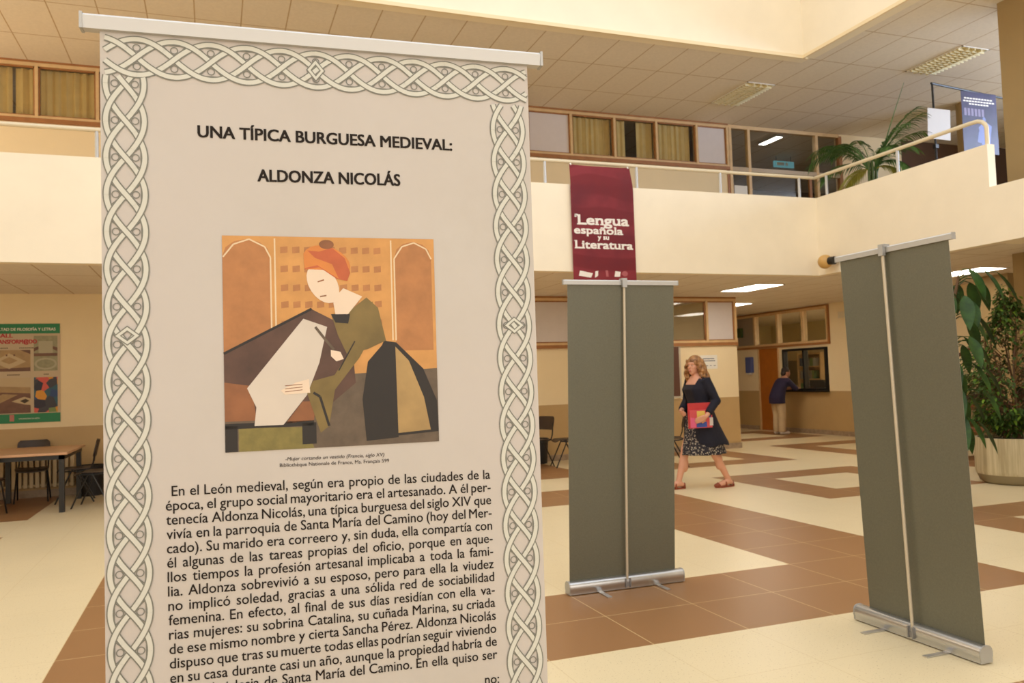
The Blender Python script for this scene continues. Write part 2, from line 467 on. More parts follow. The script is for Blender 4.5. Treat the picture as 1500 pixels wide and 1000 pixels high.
# things in the passage behind the partition
m = MB()
for x in (10.9, 11.9): m.box(x, x+.06, 16.5, 16.56, ZF, 6.0)
m.box(10.0, 13, 16.5, 16.56, 5.55, 5.63); m.box(10.0, 13, 16.53, 16.55, ZF, 5.55)
struct('trim_2', m, M_SILL)
t = thing('exit_sign', 'blue-green lit hanging sign seen through the upstairs glass partition', 'sign', (12.2, 15.0, 6.13))
m = MB(); m.box(-.27, .27, -.02, .02, -.09, .05); obj('panel', m, mat('pale_blue_sign', (120, 180, 190), .5, emit=((110, 190, 205), .35)), t)
m = MB(); m.box(-.2, .0, -.024, -.02, -.05, .02); m.box(.04, .1, -.024, -.02, -.05, .02); obj('symbol', m, mat('white_sign_symbol', (230, 240, 240), .5), t)
for x in (-.2, .2): obj('hanger', MB().tube([(x, 0, .05), (x, 0, .17)], .006, 6), M_BLACK, t)
M_LAMP = mat('lit_lamp_diffuser', (255, 252, 244), .5, emit=((255, 246, 230), 15.0))
t = thing('ceiling_light', 'small bright ceiling lamp seen through the upstairs glass partition', 'ceiling light', (11.0, 13.9, ZU))
m = MB(); m.box(-.08, .08, -.3, .3, -.05, 0); obj('housing', m, M_ALU2, t)
m = MB(); m.box(-.07, .07, -.29, .29, -.056, -.05); obj('diffuser', m, M_LAMP, t)
tag(obj('paper_notice', MB().box(9.62, 9.92, YW-.002, YW+.004, 4.3, 5.1), M_WHITE), 'white paper poster taped low on the upstairs glass partition', 'poster')

# transoms and counter on the right wall
def window_x(name, x, ys, z0, z1, fw=.06, sill=True, panes=None):
    r = struct_root(name, (x, 0, 0)); m = MB()
    m.box(-.03, .1, ys[0], ys[-1], z1-.05, z1); m.box(-.03, .1, ys[0], ys[-1], z0, z0+.05)
    for y in ys: m.box(-.034, .096, y-fw/2, y+fw/2, z0+.002, z1-.002)
    obj('frame', m, M_WOOD if sill else M_BLACK, r)
    if sill:
        m = MB(); m.box(-.045, 0, ys[0]-.06, ys[-1], z0-.05, z0); m.box(-.04, 0, ys[0]-.06, ys[-1], z1, z1+.03)
        m.box(-.045, .05, ys[0]-.06, ys[0]-.02, z0, z1); obj('sill', m, M_SILL, r)
    for k in range(len(ys)-1):
        p = panes[k] if panes else 'g'
        m = MB(); m.box(.02, .03, ys[k]+fw/2, ys[k+1]-fw/2, z0+.05, z1-.05)
        obj('infill_panel' if p == 'w' else 'pane', m, mat('grey_frosted_panel', (150, 138, 124), .5) if p == 'w' else M_GLASS, r)
    return r
window_x('window_4', XD, [14.52, 15.33, 16.22, 17.1, 17.88], 2.06, 2.86, panes='gggw')
r = window_x('window_5', XD, [14.62, 15.34, 16.05], .98, 1.95, .05, sill=False)
m = MB(); m.box(-.12, .25, 14.56, 16.1, .95, .98); obj('counter_shelf', m, M_BLACK, r)
# door
r = struct_root('door_1', (XD, 16.62, 0))
m = MB(); m.box(.0, .045, -.36, .36, .01, 2.0); obj('leaf', m, M_DOOR, r)
m = MB()
for y in (-.4, .36): m.box(-.025, .1, y, y+.04, 0, 2.04)
m.box(-.025, .1, -.4, .4, 2.0, 2.04); obj('frame', m, M_WOOD, r)
m = MB(); m.box(-.02, 0, -.31, -.27, .95, 1.12); m.tube([(-.045, -.29, 1.04), (-.045, -.19, 1.04)], .01, 8); m.tube([(0, -.29, 1.04), (-.045, -.29, 1.04)], .01, 8)
obj('handle', m, M_ALU, r)
# office behind the counter
m = MB(); m.box(XD+.12, 17, 13.6, 13.7, 0, ZC); m.box(17, 17.1, 13.6, 22, 0, ZC); m.box(XD+.12, 17, 21.9, 22, 0, ZC)
struct('wall_office', m, mat('pale_office_wall', (222, 206, 164), .7))
for y in (14.3, 15.55):  # lamps added out of view to brighten the office interior
    t = thing('ceiling_light', 'unseen lamp added on the office ceiling behind the counter window', 'ceiling light', (14.6, y, ZC), 0, 'added office ceiling lamps')
    obj('housing', MB().box(-.3, .3, -.6, .6, -.05, 0), M_ALU2, t); obj('diffuser', MB().box(-.28, .28, -.58, .58, -.058, -.05), M_LAMP, t)
t = thing('bookcase', 'wooden bookcase with files behind the right pane of the counter window', 'bookcase', (16.7, 19.5, 0), -PI/2)
m = MB(); m.box(-.5, -.46, -.3, 0, 0, 1.95); m.box(.46, .5, -.3, 0, 0, 1.95); m.box(-.5, .5, -.02, 0, 0, 1.95)
obj('case', m, M_WOOD, t)
for k in range(6):
    obj('shelf', MB().box(-.46, .46, -.3, -.02, .05+.37*k, .08+.37*k), M_WOOD, t)
colr = [(96, 120, 150), (150, 150, 140), (110, 140, 90), (170, 170, 160), (90, 100, 120)]
for k in range(1, 5):
    x = -.42
    for q in range(5):
        w = random.uniform(.1, .17)
        o = obj('file_box', MB().box(0, w-.012, -.2, 0, 0, .24), mat('file_%d' % ((k+q) % 5), colr[(k+q) % 5], .6))
        o.location = (16.7-.06-.001, 19.5-x-.0, .081+.37*k); o.rotation_euler = (0, 0, -PI/2)
        tag(o, 'row of file boxes on a shelf of the bookcase behind the counter window', 'file box', 'file boxes in the office bookcase')
        x += w
t = thing('monitor', 'dark computer monitor on the office desk behind the counter window', 'monitor', (13.75, 16.05, .74))
obj('screen', MB().box(-.02, .02, -.26, .26, .12, .46), M_BLACK, t); obj('stand', MB().box(-.03, .03, -.03, .03, .02, .2).box(-.1, .1, -.12, .12, 0, .02), M_BLACK, t)
t = thing('office_desk', 'pale office desk just behind the counter window', 'desk', (13.7, 15.4, 0))
obj('desktop', MB().box(-.4, .4, -.8, .8, .70, .74), M_WOOD, t)
for sx in (-.36, .32):
    for sy in (-.76, .72): obj('leg', MB().box(sx, sx+.04, sy, sy+.04, 0, .70), M_BLACK, t)
tag(obj('whiteboard', MB().box(16.95, 16.998, 20.3, 21.5, 1.0, 1.75), mat('grey_board', (130, 128, 112), .5)), 'grey board on the office wall behind the left counter pane', 'board')

# ------------------------------------------------------------------ gallery handrails
def handrail(label, pts, posts):
    t = thing('handrail', label, 'handrail')
    m = MB(); m.tube(pts, .025, 10); obj('rail', m, M_CREAMRAIL, t, smooth=True)
    for x, y, z0, z1 in posts:
        m = MB(); m.tube([(x, y, z0), (x, y, z1)], .02, 8); obj('post', m, M_ALU2, t, smooth=True)
ZR = 4.40
pts = [(-9, YF+.07, ZR), (XR+.02, YF+.07, ZR)]
handrail('long cream handrail on top of the far gallery parapet', pts, [(x, YF+.07, ZP, ZR) for x in (-8.2, -6.8, -5.4, -4, -2.6, -1.19, .2, 1.5, 2.9, 4.25, 5.65, 7.04, 8.46)])
pts = [(XR+.06, YF+.09, ZR), (XR+.06, 7.3, ZR)]+[(XR+.06, 7.25-.16*math.sin(a), ZR-.13+.13*math.cos(a)) for a in (.3, .7, 1.1, 1.4, PI/2)]+[(XR+.06, 7.09, ZP)]
handrail('cream handrail on the right gallery parapet with a curved down end', pts, [(XR+.06, y, ZP, ZR) for y in (9.82, 8.45)])

# ------------------------------------------------------------------ ceiling lights
def troffer(loc, label, lit=True, group=None):
    t = thing('ceiling_light', label, 'ceiling light', loc, 0, group)
    m = MB(); 
    for a in (-.285, .265): m.box(a, a+.02, -.54, .54, -.012, 0)
    for b in (-.54, .52): m.box(-.285, .285, b, b+.02, -.012, 0)
    obj('frame', m, M_WHITE, t)
    if lit: obj('diffuser', MB().box(-.265, .265, -.52, .52, -.009, -.001), M_LAMP, t)
    else:
        obj('reflector', MB().box(-.265, .265, -.52, .52, -.003, -.001), mat('unlit_reflector', (204, 192, 150), .4), t)
        m = MB()
        for k in range(1, 14): m.box(-.265, .265, -.52+k*.0743-.006, -.52+k*.0743+.006, -.04, -.003)
        for x in (-.13, 0, .13): m.box(x-.006, x+.006, -.52, .52, -.04, -.003)
        obj('louvre', m, mat('louvre_metal', (232, 222, 186), .35), t)
    return t
cx = lambda k: 9.04+.575*k+.2875
cy = lambda k: 10.12+1.09*k+.545
troffer((cx(-1), cy(1), ZC), 'lit ceiling panel under the far gallery beside the green banner')
troffer((cx(2), cy(4)-.1, ZC), 'lit ceiling panel deepest in the corridor before the door')
troffer((cx(3), cy(-1)-.1, ZC), 'lit ceiling panel right of the right green banner above the plants')
troffer((cx(-10), cy(1), ZC), 'lit ceiling panel under the far gallery behind the front banner')
troffer((cx(-4), cy(4), ZC), 'lit ceiling panel inside the dark room behind the ground floor window')
troffer((cx(3), cy(-1), ZU), 'unlit louvred ceiling light above the right gallery, larger one', False)
troffer((cx(-1), cy(1), ZU), 'unlit louvred ceiling light above the far gallery, fainter one', False)

# ------------------------------------------------------------------ roll-up banners
M_SILVER = mat('silver_extrusion', (200, 202, 206), .28, metal=.9)
M_SILV2 = mat('silver_end_cap', (178, 180, 182), .4, metal=.5)
M_POLE = mat('cream_grey_pole', (206, 196, 178), .35, metal=.2)
def greenback():
    g = N('grey_green_banner_back'); c = lin((106, 106, 92))
    wv = g.n('ShaderNodeTexWave'); wv.inputs['Scale'].default_value = 260; wv.inputs['Distortion'].default_value = 1
    g.l(g.coord(), wv.inputs[0]); f = g.noise(120, 2)
    base = g.mix(g.ramp(f, .3, .7), tuple(v*.9 for v in c[:3])+(1,), tuple(v*1.06 for v in c[:3])+(1,))
    g.l(base, g.b.inputs['Base Color']); g.b.inputs['Roughness'].default_value = .42
    return g.m
M_GREEN = greenback()
def rollup(label, loc, rz, wb, wf, uoff, top_z, lean, pole_x, front_mat, back_mat, rail_h=.03, rail_over=.026, clip=True):
    """local +x along the banner, -y is the back with the pole, +y the printed front"""
    t = thing('roll_up_banner', label, 'roll-up banner', loc, rz)
    pr = [(-.036, .006), (-.036, .03), (-.039, .034), (-.039, .058), (-.034, .074), (-.024, .084), (-.012, .088), (.012, .088),
          (.024, .084), (.034, .074), (.039, .058), (.039, .034), (.036, .03), (.036, .006)]
    m = MB(); m.prism([(-wb/2+.008, y, z) for y, z in pr], (wb-.016, 0, 0)); obj('base', m, M_SILVER, t, smooth=True)
    for s in (-1, 1):
        m = MB(); x0 = s*(wb/2-.008); m.prism([(x0, y*1.04, z*1.02) for y, z in pr], (s*.008, 0, 0)); obj('end_cap', m, M_SILV2, t, smooth=True)
    for fx in (-.24*wb, .26*wb):
        m = MB(); pts = [(fx-.016, -.18, .0), (fx+.016, -.18, .0), (fx+.016, .14, .0), (fx-.016, .14, .0)]
        m.prism([(a, b, .001) for a, b, c in pts], (0, 0, .005)); obj('foot', m, M_ALU, t)
    zb = .086
    def L(x, z, off=0):
        k = (z-zb)/(top_z-zb); return (x, .008-lean*k+off, z)
    x0, x1 = -wf/2+uoff, wf/2+uoff
    m = MB(); n = 24
    for side, off in ((0, .0006), (1, -.0006)):
        vs = []
        for k in range(n+1):
            z = zb+(top_z-zb)*k/n
            for q in range(9):
                x = x0+(x1-x0)*q/8
                bow = .0 if front_mat is not None else .004*math.sin(PI*q/8)*math.sin(PI*k/n)
                vs.append(L(x, z, off+bow))
        fs = []
        for k in range(n):
            for q in range(8):
                a = k*9+q; f = (a, a+1, a+10, a+9)
                fs.append(f if side else tuple(reversed(f)))
        m.cur = side; m.add(vs, fs)
    fab = obj('fabric', m, [front_mat or M_WHITE, back_mat], t, smooth=True)
    m = MB(); yy = .008-lean
    m.prism([(x0-rail_over, yy-.010, top_z-.002), (x0-rail_over, yy+.010, top_z-.002), (x0-rail_over, yy+.012, top_z+rail_h*.8), (x0-rail_over, yy+.006, top_z+rail_h), (x0-rail_over, yy-.006, top_z+rail_h), (x0-rail_over, yy-.012, top_z+rail_h*.8)], (x1-x0+2*rail_over, 0, 0))
    rail = obj('top_rail', m, M_ALU2, t)
    for xx, s in ((x0-rail_over, -1), (x1+rail_over, 1)):
        m = MB(); m.box(xx, xx+s*.005, yy-.0125, yy+.0125, top_z-.003, top_z+rail_h+.001); obj('rail_cap', m, M_SILV2, rail)
    m = MB(); py = -.028
    m.tube([(pole_x, py, .05), (pole_x, .008-lean-.02, top_z+rail_h*.6)], .009, 10)
    pole = obj('pole', m, M_POLE, t, smooth=True)
    m = MB()
    if clip: m.box(pole_x-.02, pole_x+.02, yy-.03, yy+.012, top_z+rail_h-.004, top_z+rail_h+.012)
    m.box(pole_x-.016, pole_x+.016, yy-.034, yy-.014, top_z-.02, top_z+rail_h+.006)
    obj('clip', m, M_SILV2, pole)
    m = MB(); m.box(pole_x-.02, pole_x-.012, -.05, -.036, .015, .075); m.box(pole_x+.012, pole_x+.02, -.05, -.036, .015, .075); m.box(pole_x-.012, pole_x+.012, -.042, -.036, .02, .05)
    obj('pole_socket', m, mat('grey_socket', (150, 150, 152), .4, metal=.5), pole)
    return t, fab, L
rollup('grey-green back of a roll-up banner standing left of the walking woman', (2.636, 5.065, 0), math.radians(-1), .872, .802, -.014, 2.07, .14, -.005, None, M_GREEN, rail_over=.028)
rollup('grey-green back of the tilted roll-up banner standing nearest at right', (3.492, 3.412, 0), -PI/2, .835, .742, .034, 2.07, .085, .0, None, M_GREEN)

# ------------------------------------------------------------------ front banner, printed side to the viewer
def paper_mat():
    g = N('printed_parchment'); c = lin((199, 196, 194))
    f = g.noise(5, 5, rough=.7); f2 = g.noise(1.6, 2)
    a = g.mix(g.ramp(f, .35, .75), c, lin((192, 188, 184)))
    g.l(g.mix(g.ramp(f2, .35, .7), a, lin((200, 195, 194))), g.b.inputs['Base Color']); g.b.inputs['Roughness'].default_value = .5
    return g.m
ang = math.atan2(-.0616, .9981)
A0 = Vector((-.2051, 1.603, 0)); D0 = Vector((.9981, -.0616, 0)); NB = Vector((-.0616, -.9981, 0))   # NB: towards the viewer
cb = A0 + D0*.43 - NB*.0095
bt, fabric, _L = rollup('large printed roll-up banner in the left foreground with a knotwork border', (cb.x, cb.y, 0), ang+PI, .87, .808, .004, 2.103, .0, .0, paper_mat(), M_GREEN, .026, .0265, False)
bt_y = -.03
FRONT = .0014
def P(u, z, d=0):
    """point on the printed face: u from the left end of the top rail, seen from the front; d towards the viewer"""
    return (-(u-.43), .008+FRONT+d, z)
ink = mat('dark_brown_ink', (34, 27, 23), .6, spec=.2); ink2 = mat('brown_caption_ink', (54, 44, 38), .6, spec=.2)
m = MB(); pl = lambda x, z, d=0: P(x, z, .0001+d)
text_line(m, 'UNA TÍPICA BURGUESA MEDIEVAL:', .1854, .6645, 1.9160, 1.9145, .0318, pl, bold=.028)
obj('heading_text', m, ink, fabric); m = MB()
text_line(m, 'ALDONZA NICOLÁS', .2900, .5577, 1.8375, 1.8390, .0325, pl, bold=.028)
obj('heading_text', m, ink, fabric)
m = MB()
text_line(m, '-Mujer cortando un vestido (Francia, siglo XV)', .3296, .5135, 1.3125, 1.3105, .0096, pl, shear=.22, bold=.004)
text_line(m, 'Bibliothèque Nationale de France, Ms. Français 599', .3196, .5224, 1.3015, 1.2985, .0096, pl, bold=.004)
obj('caption_text', m, ink2, fabric)
body = ['En el León medieval, según era propio de las ciudades de la', 'época, el grupo social mayoritario era el artesanado. A él per-',
 'tenecía Aldonza Nicolás, una típica burguesa del siglo XIV que', 'vivía en la parroquia de Santa María del Camino (hoy del Mer-',
 'cado). Su marido era correero y, sin duda, ella compartía con', 'él algunas de las tareas propias del oficio, porque en aque-',
 'llos tiempos la profesión artesanal implicaba a toda la fami-', 'lia. Aldonza sobrevivió a su esposo, pero para ella la viudez',
 'no implicó soledad, gracias a una sólida red de sociabilidad', 'femenina. En efecto, al final de sus días residían con ella va-',
 'rias mujeres: su sobrina Catalina, su cuñada Marina, su criada', 'de ese mismo nombre y cierta Sancha Pérez. Aldonza Nicolás',
 'dispuso que tras su muerte todas ellas podrían seguir viviendo', 'en su casa durante casi un año, aunque la propiedad habría de',
 'ser de la iglesia de Santa María del Camino. En ella quiso ser']
m = MB()
for k, s in enumerate(body):
    zl = 1.2613-.02527*k
    u0 = .1325 if k == 0 else .1222+.0003*k
    text_line(m, s, u0, .7229+.00024*k, zl, zl-.0075, .0262, pl, justify=True, kx=.935, bold=.007)
text_line(m, 'no:', .700, .7265, .8535, .8523, .0262, pl, kx=.935, bold=.007)
obj('body_text', m, ink, fabric)

# knotwork border: four strands per side, plaited, each a pale ribbon between grey outlines
M_RIB = mat('pale_knot_ribbon', (210, 213, 208), .5); M_LINE = mat('grey_knot_outline', (122, 124, 118), .5)
def plait(mb, axis, c, s0, s1, p, ph, amp, w, cross, flip=1):
    """strands along s from s0 to s1, centre line c; mb gets outline(0)/ribbon(1) faces"""
    st = .0035; lw = .0022
    def pt(s, q, lev):
        d = .0003+lev*.00022
        return P(c+q, s, d) if axis == 'v' else P(s, c+q, d)
    for k in range(4):
        n = int((s1-s0)/st)
        pv = None
        for i in range(n+1):
            s = s0+(s1-s0)*i/n
            th = 2*PI*((s-ph)/p-k)/4
            q = amp*math.sin(th)*(1.06-.10*abs(math.sin(th))); dq = amp*math.cos(th)*2*PI/(4*p)*(1.06-.16*abs(math.sin(th)))
            L = math.hypot(1, dq); ns, nq = -dq/L, 1/L
            # which crossing is this piece near: centre (|sin|<.38) or edge
            cen = abs(math.sin(th)) < .40
            rising = math.cos(th)*flip > 0
            over = (not rising) if cen else rising
            lev = 2 if over else 0
            cur = (s, q, ns, nq, lev)
            if pv:
                s_, q_, a_, b_, l_ = pv
                for kind, hw, dl in ((0, w/2, 0), (1, w/2-lw, 1)):
                    lv = lev+dl
                    mb.cur = kind
                    f = [pt(s_+a_*hw, q_+b_*hw, lv), pt(s+ns*hw, q+nq*hw, lv), pt(s-ns*hw, q-nq*hw, lv), pt(s_-a_*hw, q_-b_*hw, lv)]
                    if axis == 'v': f.reverse()
                    mb.add(f, [(0, 1, 2, 3)])
            pv = cur
    # small rings and tie lines between the strands
    j0 = int((s0-ph)/p); 
    for j in range(j0-1, j0+int((s1-s0)/p)+3):
        s = ph+j*p
        if not (s0+.006 < s < s1-.006): continue
        for sg in (-1, 1):
            qc = sg*amp*.50; vs = []
            for a in range(16):
                th = 2*PI*a/16
                for rr in (.0070, .0052): vs.append(pt(s+rr*math.sin(th), qc+rr*math.cos(th), .3))
            mb.cur = 0; mb.add(vs, [(2*a, 2*((a+1) % 16), 2*((a+1) % 16)+1, 2*a+1) for a in range(16)])
            for e in (-1, 1):
                a = (s+e*.020, sg*amp*.76); b = (s+e*.003, sg*amp*.20)
                dx, dy = b[0]-a[0], b[1]-a[1]; l = math.hypot(dx, dy); nx, ny = -dy/l*.0009, dx/l*.0009
                mb.add([pt(a[0]+nx, a[1]+ny, .2), pt(b[0]+nx, b[1]+ny, .2), pt(b[0]-nx, b[1]-ny, .2), pt(a[0]-nx, a[1]-ny, .2)], [(0, 1, 2, 3)])
            a = (s-.02, sg*amp*.77); b = (s+.02, sg*amp*.77)
            mb.add([pt(a[0], a[1]+.0009, .2), pt(b[0], b[1]+.0009, .2), pt(b[0], b[1]-.0009, .2), pt(a[0], a[1]-.0009, .2)], [(0, 1, 2, 3)])
m = MB()
plait(m, 'v', .0625, .10, 2.0205, .0674, 1.5348, .0334, .0124, True, 1)
plait(m, 'v', .7835, .10, 2.0145, .0672, 1.8288, .0334, .0124, True, 1)
plait(m, 'h', 2.0575, .0300, .8260, .0635, .0829, .0344, .0124, True, -1)
def diamond(mb, u, z, a, b):
    for kind, k0, k1, lv in ((0, 1.0, .40, 3.4), (1, .86, .54, 4.4)):
        mb.cur = kind; c = [(1, 0), (0, 1), (-1, 0), (0, -1)]
        for q in range(4):
            (x0, y0), (x1, y1) = c[q], c[(q+1) % 4]; d = .0003+lv*.00022
            f = [P(u+x0*a*k0, z+y0*b*k0, d), P(u+x1*a*k0, z+y1*b*k0, d), P(u+x1*a*k1, z+y1*b*k1, d), P(u+x0*a*k1, z+y0*b*k1, d)]
            f.reverse(); mb.add(f, [(0, 1, 2, 3)])
for u, z, a, b in ((.0625, 1.5521-.002, .0225, .018), (.7835, 1.5600-.0672*0, .0225, .018), (.400, 2.0575, .018, .0225)): diamond(m, u, z, a, b)
obj('knot_border', m, [M_LINE, M_RIB], fabric)

# picture on the banner: a plain painted figure at a cloth-covered table
def flat(name, rgb, var=.1, sc=14): return mat(name, rgb, .5, var=var, scale=sc)
pic = MB(); pm = []
U0, U1, Z0, Z1 = .2243, .6215, 1.3335, 1.7335
def patch(pts, mtl, lev):
    if mtl not in pm: pm.append(mtl)
    pic.cur = pm.index(mtl)
    pic.poly([P(U0+(U1-U0)*x, Z0+(Z1-Z0)*y, .0004+lev*.00006) for x, y in reversed(pts)])
def stroke(pts, w, mtl, lev):
    for (a, b) in zip(pts, pts[1:]):
        dx, dy = b[0]-a[0], b[1]-a[1]; l = math.hypot(dx, dy) or 1; nx, ny = -dy/l*w, dx/l*w
        q = [(a[0]-nx, a[1]-ny), (b[0]-nx, b[1]-ny), (b[0]+nx, b[1]+ny), (a[0]+nx, a[1]+ny)]
        patch(q, mtl, lev)
def oval(cx, cy, rx, ry, rot=0, n=22, a0=0, a1=2*PI):
    o = []
    for k in range(n):
        t = a0+(a1-a0)*k/n; x, y = rx*math.cos(t), ry*math.sin(t)
        o.append((cx+x*math.cos(rot)-y*math.sin(rot), cy+x*math.sin(rot)+y*math.cos(rot)))
    return o
OR = flat('picture_orange', (206, 152, 88), .1, 22); OD = flat('picture_dark_orange', (178, 122, 74), .12, 30)
PA = flat('picture_pale_line', (226, 204, 172), .03); BR = flat('picture_table_brown', (88, 62, 52), .3, 16)
RU = flat('picture_rust', (140, 90, 56), .2, 20); BK = flat('picture_black', (34, 28, 26), .1); GR = flat('picture_floor_green', (126, 116, 62), .22, 40)
GY2 = flat('picture_grey_floor', (98, 84, 70), .2, 40); WH = flat('picture_white_cloth', (212, 204, 196), .04, 10); OL = flat('picture_olive_sleeve', (122, 104, 58), .18, 18)
SK = flat('picture_skin', (232, 214, 196), .02); RD = flat('picture_red_hood', (190, 96, 56), .12, 20); OH = flat('picture_orange_hood', (212, 132, 62), .08, 20); YO = flat('picture_ochre_gown', (168, 140, 92), .15, 18)
patch([(0, 0), (1, 0), (1, 1), (0, 1)], OR, 0)
arch = lambda a, b, y0, top: [(a, y0), (b, y0), (b, top-.08)]+[((a+b)/2+(b-a)/2*math.cos(t), top-.08+.08*math.sin(t)) for t in (.5, 1, 1.57, 2.1, 2.6)]+[(a, top-.08)]
patch(arch(-.0, .215, .40, .985), OD, 1); patch(arch(.80, .985, .45, .985), OD, 1)
for pts in ([(.215, .52), (.215, .90), (.19, .95), (.12, .985), (.05, .96), (.003, .9)], [(.235, .52), (.235, .99)], [(.80, .5), (.80, .9), (.84, .96), (.90, .98), (.96, .95), (.985, .90)], [(.785, .5), (.785, .99)]):
    stroke(pts, .0035, PA, 2)
for y in (.92, .83, .74, .66, .57):
    for k in range(9):
        x = .26+.055*k; patch([(x, y), (x+.034, y+.004), (x+.034, y+.034), (x, y+.03)], OD, 1)
patch([(0, 0), (1, 0), (1, .36), (.5, .34), (.3, .2), (0, .2)], GY2, 2)
patch([(.06, 0), (.40, 0), (.36, .10), (.06, .11)], GR, 3); patch([(.40, 0), (.66, 0), (.66, .12), (.5, .18), (.42, .1)], GY2, 3)
patch([(0, .45), (.40, .655), (.58, .56), (.60, .30), (.40, .14), (0, .14)], BR, 4)
patch([(0, .14), (.14, .14), (.12, .30), (0, .32)], RU, 5); patch([(.27, .12), (.40, .13), (.41, .22), (.35, .22)], RU, 5)
patch([(0, .13), (.40, .13), (.40, .105), (0, .105)], BK, 5); patch([(0, .0), (.055, .0), (.055, .12), (0, .12)], BK, 5); patch([(.345, .02), (.41, .02), (.41, .12), (.345, .12)], BK, 5)
stroke([(0, .452), (.40, .657)], .006, BK, 5)
patch([(.10, .29), (.36, .61), (.47, .57), (.43, .40), (.37, .25), (.26, .115), (.13, .115), (.14, .2)], WH, 6)
patch([(.66, .03), (.65, .30), (.74, .50), (.80, .49), (.93, .36), (.995, .2), (1.0, .05)], BK, 6)
patch([(.795, .05), (.795, .47), (.86, .40), (.93, .22), (.96, .06)], YO, 7)
patch([(.645, .02), (.63, .22), (.66, .40), (.75, .50), (.795, .47), (.80, .03)], BK, 8)
patch([(.49, .63), (.57, .64), (.66, .71), (.715, .66), (.75, .50), (.66, .46), (.56, .44), (.52, .53)], OL, 9)
patch([(.49, .63), (.58, .63), (.57, .585), (.51, .59)], BK, 10); patch([(.51, .63), (.57, .63), (.64, .715), (.55, .755), (.50, .70)], SK, 10)
patch([(.60, .66), (.69, .69), (.70, .56), (.62, .42), (.50, .27), (.47, .10), (.43, .07), (.37, .26), (.40, .315), (.50, .34), (.58, .46)], OL, 11)
stroke([(.47, .10), (.43, .24), (.40, .26)], .006, BK, 12); stroke([(.60, .5), (.52, .36)], .003, BK, 12)
patch([(.25, .275), (.32, .31), (.38, .325), (.385, .26), (.27, .255)], SK, 12)
for k in range(3): stroke([(.27, .268+.014*k), (.35, .275+.013*k)], .0016, RU, 13)
patch([(.485, .46), (.53, .45), (.545, .415), (.51, .405), (.485, .43)], SK, 12)
stroke([(.415, .57), (.46, .51), (.50, .46)], .006, GY2, 13)
patch(oval(.455, .775, .065, .10, .55), SK, 12)
patch(oval(.475, .88, .115, .075, -.35)[0:12]+[(.37, .845)], OH, 13); patch([(.385, .935), (.37, .845), (.44, .855), (.52, .80), (.57, .79), (.585, .83), (.56, .90), (.50, .95), (.44, .93)], RD, 14)
patch([(.385, .935), (.37, .85), (.43, .865), (.53, .80), (.50, .87), (.42, .90)], OH, 15)
patch(oval(.475, .965, .035, .022), RU, 15)
stroke([(.43, .785), (.46, .795)], .003, RU, 15); stroke([(.44, .715), (.47, .72)], .003, RU, 15)
obj('picture', pic, pm, fabric)

# ------------------------------------------------------------------ maroon cloth banner on the far handrail
def cloth_mat():
    g = N('maroon_printed_cloth'); f = g.noise(1.7, 3); f2 = g.n('ShaderNodeTexWave', wave_type='RINGS')
    f2.inputs['Scale'].default_value = .9; f2.inputs['Distortion'].default_value = 5; f2.inputs['Detail'].default_value = 1; g.l(g.coord(), f2.inputs[0])
    a = g.mix(g.ramp(f2.outputs[1], .55, .75), lin((132, 34, 46)), lin((152, 48, 60)))
    g.l(g.mix(g.ramp(f, .45, .65), a, lin((120, 34, 48))), g.b.inputs['Base Color']); g.b.inputs['Roughness'].default_value = .45
    tl = g.n('ShaderNodeBsdfTranslucent'); tl.inputs[0].default_value = lin((190, 60, 70)); mx = g.n('ShaderNodeMixShader'); mx.inputs[0].default_value = .3
    g.l(g.b.outputs[0], mx.inputs[1]); g.l(tl.outputs[0], mx.inputs[2]); g.l(mx.outputs[0], g.t.nodes['Material Output'].inputs[0])
    return g.m
X0, X1, ZB0, ZB1 = 4.575, 5.53, 2.62, 4.355
t = thing('hanging_banner', 'maroon cloth banner with white lettering hung from the far gallery handrail', 'banner', ((X0+X1)/2, YF-.03, ZB0))
hw = (X1-X0)/2; hh = ZB1-ZB0
def mar(u, v, d=0):
    """u across 0..1, v up 0..1"""
    x = (u-.5)*2*hw*(1-.035*max(0, (v-.8)/.2)); y = 0
    top = max(0, (v-.845)/.155)
    y = .05*top + .018*math.sin(u*PI)*math.sin(min(1, max(0, (v-.6)/.4))*PI) + .01*math.sin(u*9)*top
    z = v*hh - .012*math.sin(u*PI)*top
    return (x, y-.003-d, z)
m = MB(); n, k = 40, 16
for side in (0, 1):
    vs = [mar(q/k, p/n, -.003*side) for p in range(n+1) for q in range(k+1)]
    fs = [(p*(k+1)+q, p*(k+1)+q+1, (p+1)*(k+1)+q+1, (p+1)*(k+1)+q) for p in range(n) for q in range(k)]
    m.add(vs, fs if not side else [tuple(reversed(f)) for f in fs])
cl = obj('cloth', m, cloth_mat(), t, smooth=True)
mw = mat('white_print', (240, 232, 226), .5)
m = MB(); pm_ = lambda x, z, d=0: mar(x, z, .004+d)
def fat(s, u0, u1, v, size):
    text_line(m, s, u0, u1, v, v, size, pm_, bold=.06)
def hx(px): return (px-4.575)/.955
